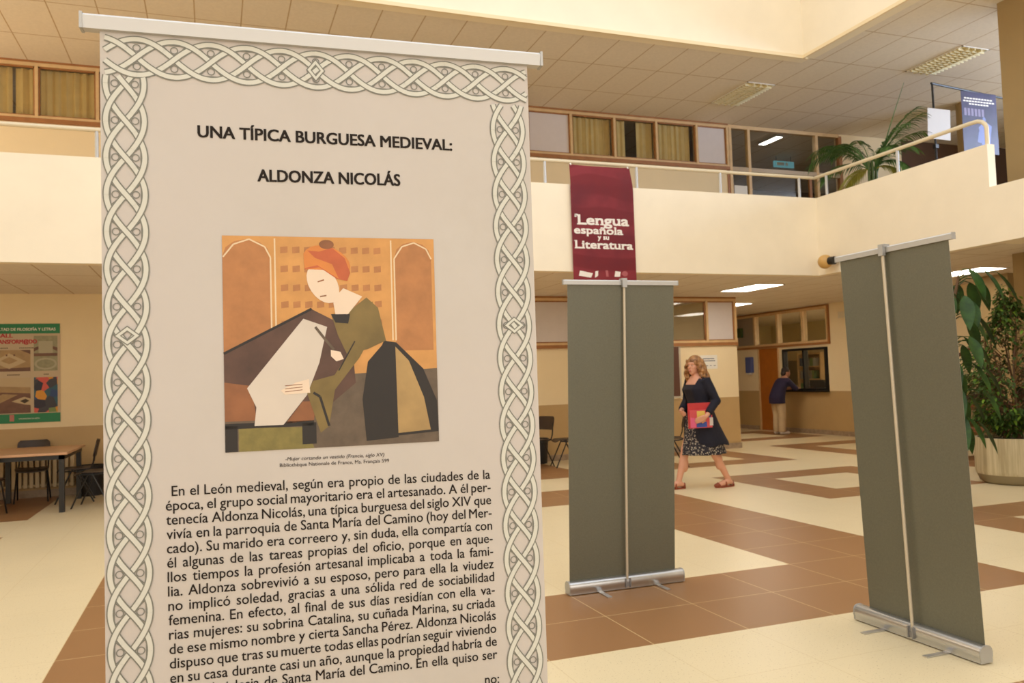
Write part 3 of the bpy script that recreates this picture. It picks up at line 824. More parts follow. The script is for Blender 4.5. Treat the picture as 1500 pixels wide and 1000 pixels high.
# sizes are in banner-height units, widths fitted
for s, u0, u1, v, size in (('Lengua', .10, .90, .520, .108), ('española', .035, .80, .447, .082), ('y su', .40, .575, .404, .055), ('Literatura', .045, .955, .331, .088)):
    fat(s, u0, u1, v, size)
def serifs(s, u0, u1, v, size):
    # slab feet under the flat stems of the letters
    vs, fs, gx0, gx1 = glyphs(s, 0, 0); k = (u1-u0)/((gx1-gx0)*size)
    for lev, up in ((0, 1), (max(q[1] for q in glyphs('u', 0, 0)[0]), -1), (max(q[1] for q in glyphs('l', 0, 0)[0]), -1)):
        xs = sorted(q[0] for q in vs if abs(q[1]-lev) < .006); grp = []
        for x in xs:
            if grp and x-grp[-1][1] < .13: grp[-1][1] = x
            else: grp.append([x, x])
        for a, b in grp:
            if b-a > .3: continue
            e = .055 if up == 1 else .03; y0, y1 = (lev, lev+.075) if up == 1 else (lev-.075, lev)
            a, b = a-.07, b+(.07 if up == 1 else .0)
            P4 = [(a, y0-.02), (b, y0-.02), (b, y1-.02), (a, y1-.02)] if up == 1 else [(a, y0+.02), (b, y0+.02), (b, y1+.02), (a, y1+.02)]
            m.poly([pm_(u0+(x-gx0)*size*k, v+y*size, .0001) for x, y in P4])
for s_ in (('Lengua', .10, .90, .520, .108), ('española', .035, .80, .447, .082), ('Literatura', .045, .955, .331, .088)): serifs(*s_)
for a, b, v0, v1 in ((.05, .10, .585, .60), (.105, .23, .518, .529), (.05, .17, .329, .339), (.045, .075, .575, .592)):
    m.poly([pm_(a, v0), pm_(b, v0), pm_(b, v1), pm_(a, v1)])
obj('lettering', m, mw, cl)
for pts in ([(.08, .115), (.27, .100), (.30, .135), (.10, .155)], [(.33, .10), (.38, .115), (.385, .155), (.34, .15)], [(.64, .11), (.73, .11), (.745, .15), (.66, .155)]):
    m = MB(); m.poly([pm_(*p) for p in pts]); obj('white_mark', m, mw, cl)
for pts in ([(.51, .11), (.55, .11), (.54, .16), (.50, .16)], [(.81+.05*math.cos(a*.7), .135+.022*math.sin(a*.7)) for a in range(9)]):
    m = MB(); m.poly([pm_(*p) for p in pts]); obj('faint_mark', m, mat('faint_pink_print', (176, 92, 98), .5), cl)
for sx in (-1, 1):
    m = MB(); m.tube([(sx*(hw-.04), .05, hh-.015), (sx*(hw-.04), .064, hh+.012)], .012, 8); obj('tie', m, M_WHITE, t)

# ------------------------------------------------------------------ faculty poster on the far wall
PX0, PX1, PZ0, PZ1 = -3.02, -2.07, 1.06, 2.47
t = thing('wall_poster', 'green and white faculty poster with four pictures on the far left wall', 'poster', (PX0, YW, PZ0))
pw, ph_ = PX1-PX0, PZ1-PZ0
obj('sheet', MB().box(0, pw, -.012, 0, 0, ph_), mat('poster_paper', (196, 178, 150), .5), t)
q = lambda x0, x1, z0, z1, y=-.0126: [(x0*pw, y, z0*ph_), (x1*pw, y, z0*ph_), (x1*pw, y, z1*ph_), (x0*pw, y, z1*ph_)]
M_PG = mat('poster_green', (32, 130, 84), .5)
for a, b in ((.90, 1), (0, .092)):
    m = MB(); m.poly(q(0, 1, a, b)); obj('green_band', m, M_PG, t)
m = MB(); pp = lambda x, z, d=0: (x*pw, -.0132-d, z*ph_)
text_line(m, 'FACULTAD DE FILOSOFÍA Y LETRAS', .055, .94, .93, .93, .040, pp, bold=.03); obj('white_lettering', m, mw, t); m = MB()
text_line(m, 'UNIVERSIDAD DE LEÓN', .45, .72, .036, .036, .018, pp)
obj('white_lettering', m, mw, t)
m = MB(); text_line(m, 'HALL', .15, .375, .862, .862, .056, pp, bold=.06); text_line(m, 'TRANSFORM@DO', .11, .69, .80, .80, .056, pp, bold=.06)
obj('red_lettering', m, mat('poster_red', (180, 40, 50), .5), t)
for a, b, z in ((.10, .30, .75), (.46, .64, .75), (.30, .46, .48), (.78, .84, .48)):
    m = MB(); k = a
    while k < b: m.poly(q(k, k+.018, z, z+.009)); k += .024
    obj('small_lettering', m, ink2, t)
def collage(name, cols, sc, seed):
    g = N(name); v = g.n('ShaderNodeTexVoronoi'); v.inputs['Scale'].default_value = sc; mp = g.n('ShaderNodeMapping'); mp.inputs['Location'].default_value = (seed, seed*2.1, seed*.7)
    g.l(g.coord(), mp.inputs[0]); g.l(mp.outputs[0], v.inputs['Vector'])
    rp = g.n('ShaderNodeValToRGB'); rp.color_ramp.interpolation = 'CONSTANT'
    while len(rp.color_ramp.elements) < len(cols): rp.color_ramp.elements.new(.5)
    for i, c in enumerate(cols): rp.color_ramp.elements[i].position = i/len(cols); rp.color_ramp.elements[i].color = lin(c)
    sp = g.n('ShaderNodeSeparateColor'); g.l(v.outputs['Color'], sp.inputs[0]); g.l(sp.outputs[0], rp.inputs[0]); g.l(rp.outputs[0], g.b.inputs['Base Color'])
    return g.m
pa, pb, pc = mat('photo_hall_tan', (170, 142, 100), .5, var=.15, scale=9), mat('photo_hall_brown', (112, 78, 62), .5, var=.2, scale=9), mat('photo_hall_pale', (196, 176, 140), .5)
def photo(x0, x1, z0, z1, shapes, mats):
    m = MB()
    for k, (mi, pts) in enumerate(shapes):
        m.cur = mi; m.poly([((x0+(x1-x0)*a)*pw, -.0128-.0001*k, (z0+(z1-z0)*b)*ph_) for a, b in pts])
    obj('photograph', m, mats, t)
full = [(0, 0), (1, 0), (1, 1), (0, 1)]
photo(.05, .605, .52, .735, [(0, full), (1, [(0, 0), (1, 0), (1, .18), (0, .12)]), (2, [(.1, .45), (.5, .12), (.9, .45), (.5, .85)]), (1, [(0, .8), (.3, 1), (0, 1)]), (1, [(1, .8), (.75, 1), (1, 1)]), (0, [(.3, .5), (.5, .34), (.7, .5), (.5, .68)]), (1, [(.42, .72), (.46, .72), (.46, .8), (.42, .8)]), (1, [(.6, .72), (.64, .72), (.64, .8), (.6, .8)])], [pa, pb, pc])
pg, ph2 = mat('photo_court_green', (150, 148, 118), .5, var=.15, scale=20), mat('photo_court_grey', (176, 170, 144), .5)
photo(.65, .965, .52, .876, [(0, full), (2, [(.2, .5), (.8, .5), (.8, .85), (.2, .85)]), (1, [(0, .42), (1, .42), (1, .5), (0, .5)]), (2, oval(.5, .2, .48, .17)), (0, oval(.5, .2, .38, .12)), (1, [(0, .55), (.2, .62), (.2, .7), (0, .66)]), (1, [(1, .55), (.8, .62), (.8, .7), (1, .66)])], [pg, pb, ph2])
photo(.05, .605, .10, .455, [(1, full), (2, [(0, .78), (1, .72), (1, 1), (0, 1)]), (0, [(0, .62), (1, .55), (1, .72), (0, .78)]), (2, [(.0, .1), (.25, .2), (.0, .03)]), (2, [(.55, .33), (.85, .46), (1, .4), (1, .22), (.85, .24)]), (3, [(.75, .34), (.88, .4), (.97, .34), (.86, .27)]), (0, [(0, .35), (.35, .55), (.7, .52), (.2, .25)])], [pa, pb, pc, M_DARKIN])
photo(.65, .965, .10, .455, [(0, full)], [collage('photo_paint_collage', [(40, 40, 60), (40, 90, 110), (214, 150, 50), (200, 100, 70), (60, 60, 70), (120, 140, 80), (210, 90, 80), (40, 70, 120)], 9, 3.0)])
m = MB(); m.poly(q(.33, .39, .02, .085, -.0134)); obj('crest', m, mat('crest_red_white', (190, 120, 110), .5), t)

# ------------------------------------------------------------------ table, chairs, bins, radiator
t = thing('study_table', 'long table with a pinkish top and black legs at the far left wall', 'table', (-2.9, 12.15, 0))
obj('tabletop', MB().box(-1.2, 1.2, -.78, .72, .705, .735), mat('pinkish_laminate', (206, 160, 122), .3, var=.04), t, bevel=.004)
m = MB(); m.box(-1.16, 1.16, -.75, -.72, .65, .705); m.box(-1.16, 1.16, .66, .69, .65, .705); m.box(-1.16, -1.13, -.72, .66, .65, .705); m.box(1.13, 1.16, -.72, .66, .65, .705)
obj('apron', m, M_BLACK, t)
for x, y in ((1.13, -.72), (1.13, .63), (.28, .63), (-1.13, -.72), (-1.13, .63)):
    obj('leg', MB().box(x-.03, x+.03, y-.03, y+.03, 0, .705), M_BLACK, t)
M_CHAIR = mat('dark_brown_chair_shell', (58, 44, 36), .45, var=.06, scale=6)
def make_chair(label, group):
    t = thing('stacking_chair', label, 'chair', (0, 0, 0), 0, group)
    def pad(fn, n=8, k=8, th=.012):
        m = MB(); vs = []
        for side in (0, 1):
            for a in range(n+1):
                for b in range(k+1): vs.append(fn(a/n, b/k, th*side))
        S = (n+1)*(k+1)
        for a in range(n):
            for b in range(k):
                i = a*(k+1)+b; m_ = (i, i+1, i+k+2, i+k+1)
                m.f.append(tuple(reversed(m_))); m.mi.append(0); m.f.append(tuple(S+j for j in m_)); m.mi.append(0)
        rim = [a*(k+1) for a in range(n+1)]+[n*(k+1)+b for b in range(1, k+1)]+[a*(k+1)+k for a in range(n-1, -1, -1)]+[b for b in range(k-1, 0, -1)]
        for i, j in zip(rim, rim[1:]+rim[:1]): m.f.append((i, j, S+j, S+i)); m.mi.append(0)
        m.v = [tuple(v) for v in vs]; return m
    def rnd(u, p=4):
        return (1-abs(2*u-1)**p)
    def seat(a, b, d):
        w = .20*(.88+.12*rnd(b)); return ((a-.5)*2*w, -.2+.40*b, .44-d+.012*abs(2*a-1)**2-.03*max(0, (b-.8)/.2)**2+.004)
    def back(a, b, d):
        w = .20*(.82+.18*rnd(b, 6)); return ((a-.5)*2*w, -.225-.05*b-.035*(1-(2*a-1)**2)-d*.9, .60+.22*b)
    obj('seat', pad(seat), M_CHAIR, t, smooth=True); obj('backrest', pad(back), M_CHAIR, t, smooth=True)
    for s in (-1, 1):
        obj('back_post', MB().tube([(s*.175, .12, .422), (s*.178, -.1, .42), (s*.178, -.20, .44), (s*.178, -.235, .52), (s*.176, -.262, .72)], .0105, 8), M_BLACK, t, smooth=True)
        obj('leg', MB().tube([(s*.178, .03, .415), (s*.20, .22, .0)], .0105, 8), M_BLACK, t, smooth=True)
        obj('leg', MB().tube([(s*.178, -.03, .415), (s*.20, -.24, .0)], .0105, 8), M_BLACK, t, smooth=True)
    obj('seat_frame', MB().tube([(-.178, .0, .418), (.178, .0, .418)], .009, 8), M_BLACK, t)
    return t
chairs = [((-2.62, 11.50, 0), .0, 'dark chair nearest the left edge, pushed under the front of the study table'),
          ((-2.35, 12.86, 0), PI+.1, 'dark chair behind the study table against the radiator'),
          ((-1.78, 12.45, 0), PI/2+.1, 'dark chair at the right end of the study table, tucked in beside its leg'),
          ((-1.46, 11.82, 0), PI/2-.15, 'dark chair right of the study table, closest to the front banner'),
          ((-1.16, 12.80, 0), PI/2+.1, 'dark chair at the far right of the table, half hidden by the front banner'),
          ((4.95, 12.55, 0), PI/2+.35, 'dark chair by the far wall beside the black bin, next to the front banner'),
          ((5.42, 12.35, 0), PI/2-.15, 'dark chair by the far wall partly hidden by the left green banner'),
          ((6.78, 11.35, 0), PI/2-.35, 'dark chair behind the walking woman')]
proto = None
for loc, rz, lab in chairs:
    g = 'chairs around the study table' if loc[0] < 0 else 'chairs along the far wall'
    if proto is None:
        proto = make_chair(lab, g); proto.location = loc; proto.rotation_euler = (0, 0, rz)
    else: copy_thing(proto, loc, rz, lab, g)
def bin_(loc, label):
    t = thing('waste_bin', label, 'bin', loc)
    m = MB(); m.loft([(0, 0, 0, .15, .15), (0, 0, .42, .18, .18), (0, 0, .42, .165, .165), (0, 0, .02, .14, .14)], 20); obj('body', m, mat('black_plastic', (22, 20, 24), .45), t, smooth=True)
    m = MB(); m.tube([(.18*math.cos(2*PI*k/20), .18*math.sin(2*PI*k/20), .42) for k in range(21)], .01, 6, caps=False); obj('rim', m, M_BLACK, t, smooth=True)
bin_((-1.66, 13.09, 0), 'black waste bin at the far left wall behind the chairs')
bin_((5.22, 13.08, 0), 'black waste bin against the far wall behind the middle chair')
t = thing('radiator', 'pale slatted radiator on the far left wall under the poster', 'radiator', (-2.75, YW-.025, .14))
for k in range(24):
    obj('fin', MB().box(-.87+k*.073, -.87+k*.073+.05, -.08, -.01, .0, .5), mat('radiator_cream', (214, 196, 160), .4), t, bevel=.008)
m = MB(); m.tube([(-.87, -.045, .03), (.87, -.045, .03)], .018, 8); m.tube([(-.87, -.045, .47), (.87, -.045, .47)], .018, 8); m.box(-.7, -.66, -.03, .024, .3, .36); m.box(.66, .7, -.03, .024, .3, .36)
obj('manifold', m, mat('radiator_cream', (214, 196, 160)), t)

# ------------------------------------------------------------------ small things on walls
t = thing('paper_notice', 'white paper notice with dark lettering on the far wall above the walking woman', 'notice', (8.86, YW, 1.66))
obj('sheet', MB().box(-.19, .19, -.004, 0, -.13, .13), M_WHITE, t)
m = MB(); pn = lambda x, z, d=0: (x, -.0046-d, z)
for z, a, b, h in ((.055, -.13, .12, .03), (.015, -.15, .14, .03), (-.075, -.16, -.12, .02), (-.075, -.07, -.02, .02), (-.075, .02, .06, .02), (-.075, .1, .15, .02)):
    m.poly([pn(a, z), pn(b, z), pn(b, z+h*.55), pn(a, z+h*.55)])
obj('print', m, mat('notice_ink', (90, 96, 120), .6), t)
t = thing('notice_board', 'dark framed notice board on the far wall at the left green banner edge', 'notice board', (7.95, YW, 1.5))
obj('frame', MB().box(-.28, .28, -.03, 0, -.5, .5), mat('pale_board_frame', (196, 186, 168), .4), t)
obj('panel', MB().box(-.24, .24, -.034, -.03, -.46, .46), mat('brown_board', (96, 62, 48), .6), t)
t = thing('soap_dispenser', 'blue and white dispenser on the wall left of the orange door', 'dispenser', (XD-.002, 17.32, 1.62))
obj('body', MB().box(-.1, 0, -.12, .12, -.2, .2), mat('blue_dispenser', (86, 98, 158), .4), t, bevel=.02)
obj('spout', MB().box(-.11, -.02, -.07, .07, -.24, -.2), M_WHITE, t)
t = thing('vent_grille', 'small cream vent grille high on the wall right of the counter window', 'vent', (XD, 14.02, 2.62))
obj('plate', MB().box(-.012, 0, -.16, .16, -.07, .07), M_CREAMRAIL, t)
m = MB()
for k in range(5): m.box(-.02, -.012, -.14, .14, -.055+.025*k, -.048+.025*k)
obj('slat', m, M_CREAMRAIL, t)
t = thing('green_sign', 'small green sign high on the corridor wall before the door', 'sign', (XD-.05, 17.72, 2.45))
obj('panel', MB().box(-.02, .045, -.12, .12, -.12, .12), mat('dark_green_sign', (64, 84, 40), .5), t)
t = thing('wall_spotlight', 'round wooden ball lamp with a black mount under the right gallery parapet', 'lamp', (XR, 9.62, 3.05))
m = MB(); m.ball((-.12, .11, 0), .105, .105, .105, 20, 12); obj('ball', m, mat('pale_wood_ball', (206, 164, 96), .4, var=.08), t, smooth=True)
m = MB(); m.tube([(-.11, .02, 0), (-.105, -.07, -.005)], .06, 18); m.tube([(-.08, -.04, 0), (0, -.04, 0)], .025, 10); obj('mount', m, M_BLACK, t, smooth=True)

# ------------------------------------------------------------------ exhibition stand, sheet and poster upstairs
t = thing('display_frame', 'thin black pole frame standing on the right upper gallery', 'display frame', (10.6, 9.47, ZF))
m = MB(); m.tube([(0, 0, .02), (0, 0, 2.45)], .016, 8); obj('pole', m, M_BLACK, t, smooth=True)
m = MB(); m.tube([(1.9, .24, .02), (1.9, .24, 2.45)], .016, 8); obj('pole', m, M_BLACK, t, smooth=True)
m = MB(); m.tube([(-.02, 0, 2.45), (1.92, .24, 2.45)], .018, 8); obj('crossbar', m, M_BLACK, t, smooth=True)
m = MB(); m.loft([(0, 0, 0, .18, .18), (0, 0, .02, .16, .16)], 20); obj('foot', m, M_BLACK, t); m = MB(); m.loft([(1.9, .24, 0, .18, .18), (1.9, .24, .02, .16, .16)], 20); obj('foot', m, M_BLACK, t)
m = MB(); m.box(-.03, .03, -.03, .03, 1.42, 1.48); obj('clamp', m, M_BLACK, t)
t = thing('blue_poster', 'dark blue poster with white title and a pale standing figure, hung from the black frame', 'poster', (11.27, 9.54, 4.83))
M_NAVY = N('navy_poster'); f = M_NAVY.noise(3, 4)
M_NAVY.l(M_NAVY.mix(M_NAVY.ramp(f, .35, .7), lin((36, 34, 68)), lin((62, 56, 100))), M_NAVY.b.inputs['Base Color']); M_NAVY.b.inputs['Roughness'].default_value = .4; M_NAVY = M_NAVY.m
obj('sheet', MB().box(0, .76, -.004, 0, 0, .99), M_NAVY, t)
m = MB()
for z, a, b in ((.87, .06, .66), (.825, .04, .70), (.78, .16, .58)):
    k = a
    while k < b: m.poly([(k, -.0046, z), (k+.05, -.0046, z), (k+.05, -.0046, z+.024), (k, -.0046, z+.024)]); k += .062
obj('title_print', m, M_WHITE, t)
m = MB()
for k in range(6): m.poly([(.05+.075*k, -.0046, .60), (.10+.075*k, -.0046, .60), (.10+.075*k, -.0046, .72), (.05+.075*k, -.0046, .72)])
obj('block_print', m, mat('grey_lilac_print', (134, 126, 160), .5), t)
m = MB(); m.poly([(.47+.035*math.cos(a*.5), -.0046, .55+.05*math.sin(a*.5)) for a in range(13)])
m.poly([(.42, -.0047, .02), (.56, -.0047, .02), (.60, -.0047, .30), (.63, -.0047, .46), (.52, -.0047, .51), (.43, -.0047, .50), (.34, -.0047, .42), (.37, -.0047, .25)])
m.poly([(.30, -.0048, .18), (.46, -.0048, .16), (.45, -.0048, .34), (.34, -.0048, .36)])
obj('figure_print', m, mat('pale_blue_figure', (120, 132, 186), .5), t)
o = obj('white_sheet', MB().box(-.21, .21, -.003, .0, -.24, .24), mat('plain_white_sheet', (212, 211, 213), .5), loc=(10.66, 9.44, 5.20)); o.rotation_euler = (0, .05, -.1)
tag(o, 'blank white sheet clipped to the black pole on the right upper gallery', 'sheet')

# wooden bench behind the planter
t = thing('wooden_bench', 'low brown wooden bench behind the planter, in front of the stairs', 'bench', (11.0, 9.3, 0))
M_BENCH = mat('bench_brown_wood', (118, 72, 40), .45, var=.1)
obj('seat', MB().box(-.18, .2, -.9, .9, .42, .47), M_BENCH, t); obj('backrest', MB().box(.2, .24, -.9, .9, .74, .86), M_BENCH, t)
for y in (-.8, .75):
    for x in (-.15, .17): obj('leg', MB().box(x, x+.05, y, y+.05, 0, .42), M_BENCH, t)
    obj('back_post', MB().box(.24, .28, y, y+.05, .0, .86), M_BENCH, t)

# ------------------------------------------------------------------ plants
def leaf_mat(name, a, b):
    g = N(name); f = g.noise(9, 3); g.l(g.mix(g.ramp(f, .3, .7), lin(a), lin(b)), g.b.inputs['Base Color'])
    g.b.inputs['Roughness'].default_value = .5; g.b.inputs['Specular IOR Level'].default_value = .3; return g.m
M_FIC = leaf_mat('ficus_leaf', (44, 66, 30), (84, 112, 46)); M_FICL = leaf_mat('young_ficus_leaf', (92, 132, 40), (128, 160, 56))
M_DRO = leaf_mat('broad_dark_leaf', (26, 50, 20), (54, 88, 32)); M_PALM = leaf_mat('palm_leaf', (52, 84, 40), (96, 130, 66)); M_PALMY = leaf_mat('yellowing_palm_leaf', (140, 140, 50), (170, 160, 70))
M_STEM = mat('brown_stem', (96, 70, 44), .7, var=.15); M_SOIL = mat('dark_soil', (48, 36, 28), .9, var=.3, scale=30)
def leaf(mb, base, d, up, L, Wd, droop=.0, n=4):
    d = Vector(d).normalized(); up = Vector(up); s = d.cross(up)
    if s.length < .05: s = d.orthogonal()
    s.normalize(); up = s.cross(d).normalized(); base = Vector(base); vs = []
    prof = [.12, .8, 1.0, .62, .0][:n+1] if n == 4 else [math.sin(PI*min(1, (k+.15)/(n+.15)))**.8 for k in range(n+1)]
    for k in range(n+1):
        tt = k/n; c = base+d*(L*tt)-Vector((0, 0, 1))*droop*L*tt*tt; w = Wd*.5*prof[k]
        vs += [c-s*w+up*w*.35, c, c+s*w+up*w*.35]
    fs = []
    for k in range(n): a = 3*k; fs += [(a, a+1, a+4, a+3), (a+1, a+2, a+5, a+4)]
    mb.add(vs, fs)
# ficus in a drum planter
PC = (9.20, 7.31)
t = thing('potted_ficus', 'bushy small-leaved ficus in a big drum planter at the right edge', 'potted plant', (PC[0], PC[1], 0))
gm = N('streaked_concrete'); sp = gm.n('ShaderNodeMapping'); sp.inputs['Scale'].default_value = (14, 14, .8); gm.l(gm.coord(), sp.inputs[0])
gm.l(gm.mix(gm.ramp(gm.noise(1.5, 5, sp.outputs[0]), .35, .68), lin((166, 152, 118)), lin((206, 194, 160))), gm.b.inputs['Base Color']); gm.b.inputs['Roughness'].default_value = .7
m = MB(); m.loft([(0, 0, .115, .44, .44), (0, 0, .16, .45, .45), (0, 0, .555, .445, .445), (0, 0, .555, .41, .41), (0, 0, .46, .41, .41)], 40); obj('planter', m, gm.m, t, smooth=True)
m = MB(); m.loft([(0, 0, 0, .36, .36), (0, 0, .03, .40, .40), (0, 0, .115, .435, .435)], 40); obj('plinth', m, mat('grey_plinth', (140, 128, 100), .7), t, smooth=True)
m = MB(); m.loft([(0, 0, .44, .4, .4), (0, 0, .515, .4, .4)], 28); obj('soil', m, M_SOIL, t)
m = MB(); rnd = random.Random(3); tips = []
for k in range(5):
    a = 2*PI*k/5+.3; x, y = .12*math.cos(a), .12*math.sin(a); pts = [(x, y, .5)]
    for q in range(5): x += rnd.uniform(-.05, .05)+.03*math.cos(a); y += rnd.uniform(-.05, .05)+.03*math.sin(a); pts.append((x, y, .5+(q+1)*rnd.uniform(.26, .33)))
    m.tube(pts, [.02, .018, .015, .012, .009, .006], 7); tips.append(pts)
obj('trunk', m, M_STEM, t, smooth=True)
mbr = MB(); m1 = MB(); m2 = MB()
def rad(z):      # crown outline
    return .60*max(.02, min(1, (z-.55)/.35))*(1 if z < 1.35 else max(.10, 1-.85*(z-1.35)/.72))
for k in range(240):
    z = .70+1.55*rnd.random()**1.8 if k % 3 else rnd.uniform(.62, 1.35)
    r = rad(z); a = rnd.uniform(0, 2*PI); p0 = Vector((.10*math.cos(a), .10*math.sin(a), z-.12)); p1 = Vector((r*math.cos(a), r*math.sin(a), z+rnd.uniform(-.05, .12)))
    mid = (p0+p1)/2+Vector((0, 0, .06)); mbr.tube([p0, mid, p1], [.006, .004, .002], 5)
    for q in range(20):
        tt = rnd.uniform(.25, 1.05); c = p0.lerp(p1, tt)+Vector((rnd.gauss(0, .035), rnd.gauss(0, .035), rnd.gauss(0, .035)+.03))
        th = a+rnd.uniform(-1.3, 1.3); d = (math.cos(th), math.sin(th), rnd.uniform(-.9, .25))
        leaf(m2 if rnd.random() < .13 else m1, c, d, (0, 0, 1), rnd.uniform(.05, .085), rnd.uniform(.026, .04), .2, 4)
obj('branches', mbr, M_STEM, t); obj('foliage', m1, M_FIC, t); obj('young_foliage', m2, M_FICL, t)
# drooping broad-leaved plant behind the right green banner
t = thing('drooping_plant', 'tall plant with broad drooping dark leaves behind the right green banner', 'potted plant', (6.84, 6.12, 0))
m = MB(); m.loft([(-.2, .07, 0, .15, .15), (-.2, .07, .32, .19, .19), (-.2, .07, .32, .17, .17), (-.2, .07, .28, .17, .17)], 28); obj('pot', m, mat('terracotta_pot', (150, 92, 62), .7), t, smooth=True)
m = MB(); m.loft([(-.2, .07, .26, .168, .168), (-.2, .07, .29, .168, .168)], 20); obj('soil', m, M_SOIL, t)
m = MB(); m.tube([(-.2, .07, .28), (-.06, .02, 1.2), (.08, -.02, 2.0), (.16, -.05, 2.34)], [.028, .024, .02, .012], 8)
m.tube([(-.17, .1, .28), (-.02, .05, 1.0), (.12, .02, 1.62)], [.022, .018, .01], 8); obj('stem', m, M_STEM, t, smooth=True)
rnd = random.Random(11)
spec = []
for k in range(16): spec.append((.15, -.05, 2.34-.02*k, -1.6+.40*k, rnd.uniform(.25, .32), .13, .10+.10*(k % 3)))
for k in range(10): spec.append((.08, .0, 1.95-.035*k, -1.2+.7*k, rnd.uniform(.26, .34), .12, .10+.08*(k % 3)))
for k in range(26): spec.append((.11, .02, 1.68-.038*k, -1.4+.9*k, rnd.uniform(.24, .30), .10, .08+.08*(k % 3)))
for x, y, z, a, L, wd, ext in spec:
    p0 = Vector((x, y, z)); p1 = p0+Vector(((ext+.03)*math.cos(a), (ext+.03)*math.sin(a), .05)); m = MB()
    m.tube([p0, (p0+p1)/2+Vector((0, 0, .03)), p1], [.006, .005, .004], 6)
    leaf(m, p1, (.55*math.cos(a), .55*math.sin(a), -.75), (math.cos(a), math.sin(a), .6), L, wd, .35, 8); obj('leaf', m, M_DRO, t, smooth=True)
# palm on the upper gallery
t = thing('potted_palm', 'feathery palm in a pot on the upper gallery behind the right parapet', 'potted plant', (9.45, 9.60, ZF))
m = MB(); m.loft([(0, 0, 0, .2, .2), (0, 0, .42, .27, .27), (0, 0, .42, .245, .245), (0, 0, .36, .245, .245)], 28); obj('pot', m, mat('terracotta_pot', (150, 92, 62)), t, smooth=True)
m = MB(); m.loft([(0, 0, .34, .24, .24), (0, 0, .38, .24, .24)], 20); obj('soil', m, M_SOIL, t)
m = MB()
for a in range(6): m.tube([(.05*math.cos(a), .05*math.sin(a), .36), (.06*math.cos(a), .06*math.sin(a), 1.2)], [.03, .014], 7)
obj('stem', m, mat('green_palm_stem', (74, 92, 44), .6), t, smooth=True)
rnd = random.Random(5)
fr = [(1.75, 1.25, .78, .90), (2.0, 1.1, .70, .95), (1.45, 1.05, .90, .9), (1.9, .95, .45, .8), (2.2, .7, .9, .7), (-1.35, .85, .98, .60), (-1.0, .8, 1.0, .62), (-1.65, .9, .80, .75), (-.5, .85, .85, .7), (-1.5, .75, .35, 1.0), (1.6, .75, .28, 1.0), (-1.35, .62, .2, 1.1), (.3, .85, .85, .8), (-1.9, .7, .65, .9), (1.1, .8, 1.0, .7), (1.6, .95, .95, 1.1), (-1.2, .7, .7, .9)]
for k, (az, L, el, bend) in enumerate(fr):
    base = Vector((.05*math.cos(az), .05*math.sin(az), 1.05)); m = MB(); pts = []
    dirh = Vector((math.cos(az), math.sin(az), 0))
    for q in range(17):
        tt = q/16; pts.append(base+dirh*(L*.85*tt**1.15)+Vector((0, 0, 1))*(L*1.15*(el*tt*1.15-bend*.62*tt**2.4)))
    m.tube(pts, [.010*(1-.8*q/16) for q in range(17)], 6)
    for q in range(3, 17):
        d = (pts[q]-pts[q-1]).normalized(); sd = d.cross(Vector((0, 0, 1))).normalized()
        for sgn in (-1, 1):
            for j in (0, .5):
                c = pts[q-1].lerp(pts[q], j)
                leaf(m, c, d*.85+sd*sgn*.62+Vector((0, 0, .10-.3*rnd.random())), (0, 0, 1), .30*(1-.7*abs(q/16-.42)), .021, .5, 4)
    obj('frond', m, M_PALMY if k in (10, 11) else M_PALM, t)
m = MB(); m.tube([(.02, -.02, .9), (.08, -.28, 1.6), (.10, -.58, 2.2)], [.012, .008, .003], 6); obj('spear_leaf', m, M_PALM, t)

# ------------------------------------------------------------------ people
M_SKIN = mat('skin', (214, 158, 130), .5, var=.03, scale=12); M_SKIN2 = mat('tan_skin', (178, 126, 100), .5)
M_LIP = mat('lips', (176, 84, 80), .4); M_EYEW = mat('eye_white', (188, 172, 160), .5); M_IRIS = mat('dark_iris', (50, 36, 28), .3)
def head(mb, c, yaw, s=1.0, pitch=0):
    """head with face; local +x looks forward"""
    M = Matrix.Translation(c) @ Matrix.Rotation(yaw, 4, 'Z') @ Matrix.Rotation(pitch, 4, 'Y') @ Matrix.Scale(s, 4)
    mb.ball((-.012, 0, .03), .095, .075, .092, 20, 14, M)
    mb.ball((.028, 0, -.035), .062, .056, .080, 18, 12, M)
    mb.ball((.062, 0, -.088), .026, .032, .022, 12, 8, M)      # chin
    mb.ball((.070, 0, .035), .022, .055, .016, 12, 8, M)       # brow
    mb.tube([(.083, 0, .022), (.098, 0, -.006), (.112, 0, -.026)], [.009, .011, .013], 8, M=M)   # nose
    mb.ball((.088, 0, -.058), .012, .024, .010, 10, 8, M)      # mouth mound
    for y in (-1, 1):
        mb.ball((.06, y*.034, -.018), .025, .022, .02, 10, 8, M)          # cheek
        mb.ball((-.012, y*.077, -.005), .022, .010, .032, 10, 8, M)       # ear
    mb.tube([(-.02, 0, -.05), (-.035, 0, -.16)], [.055, .055], 14, M=M)
    return M
def face_parts(M, parent):
    for y in (-1, 1):
        m = MB(); m.ball((.083, y*.031, .008), .009, .011, .006, 10, 8, M); e = obj('eye', m, M_EYEW, parent, smooth=True)
        m = MB(); m.ball((.0885, y*.031, .008), .0045, .0062, .0058, 8, 6, M); obj('iris', m, M_IRIS, e, smooth=True)
    m = MB(); m.ball((.098, 0, -.059), .007, .021, .007, 10, 6, M); obj('mouth', m, M_LIP, parent, smooth=True)
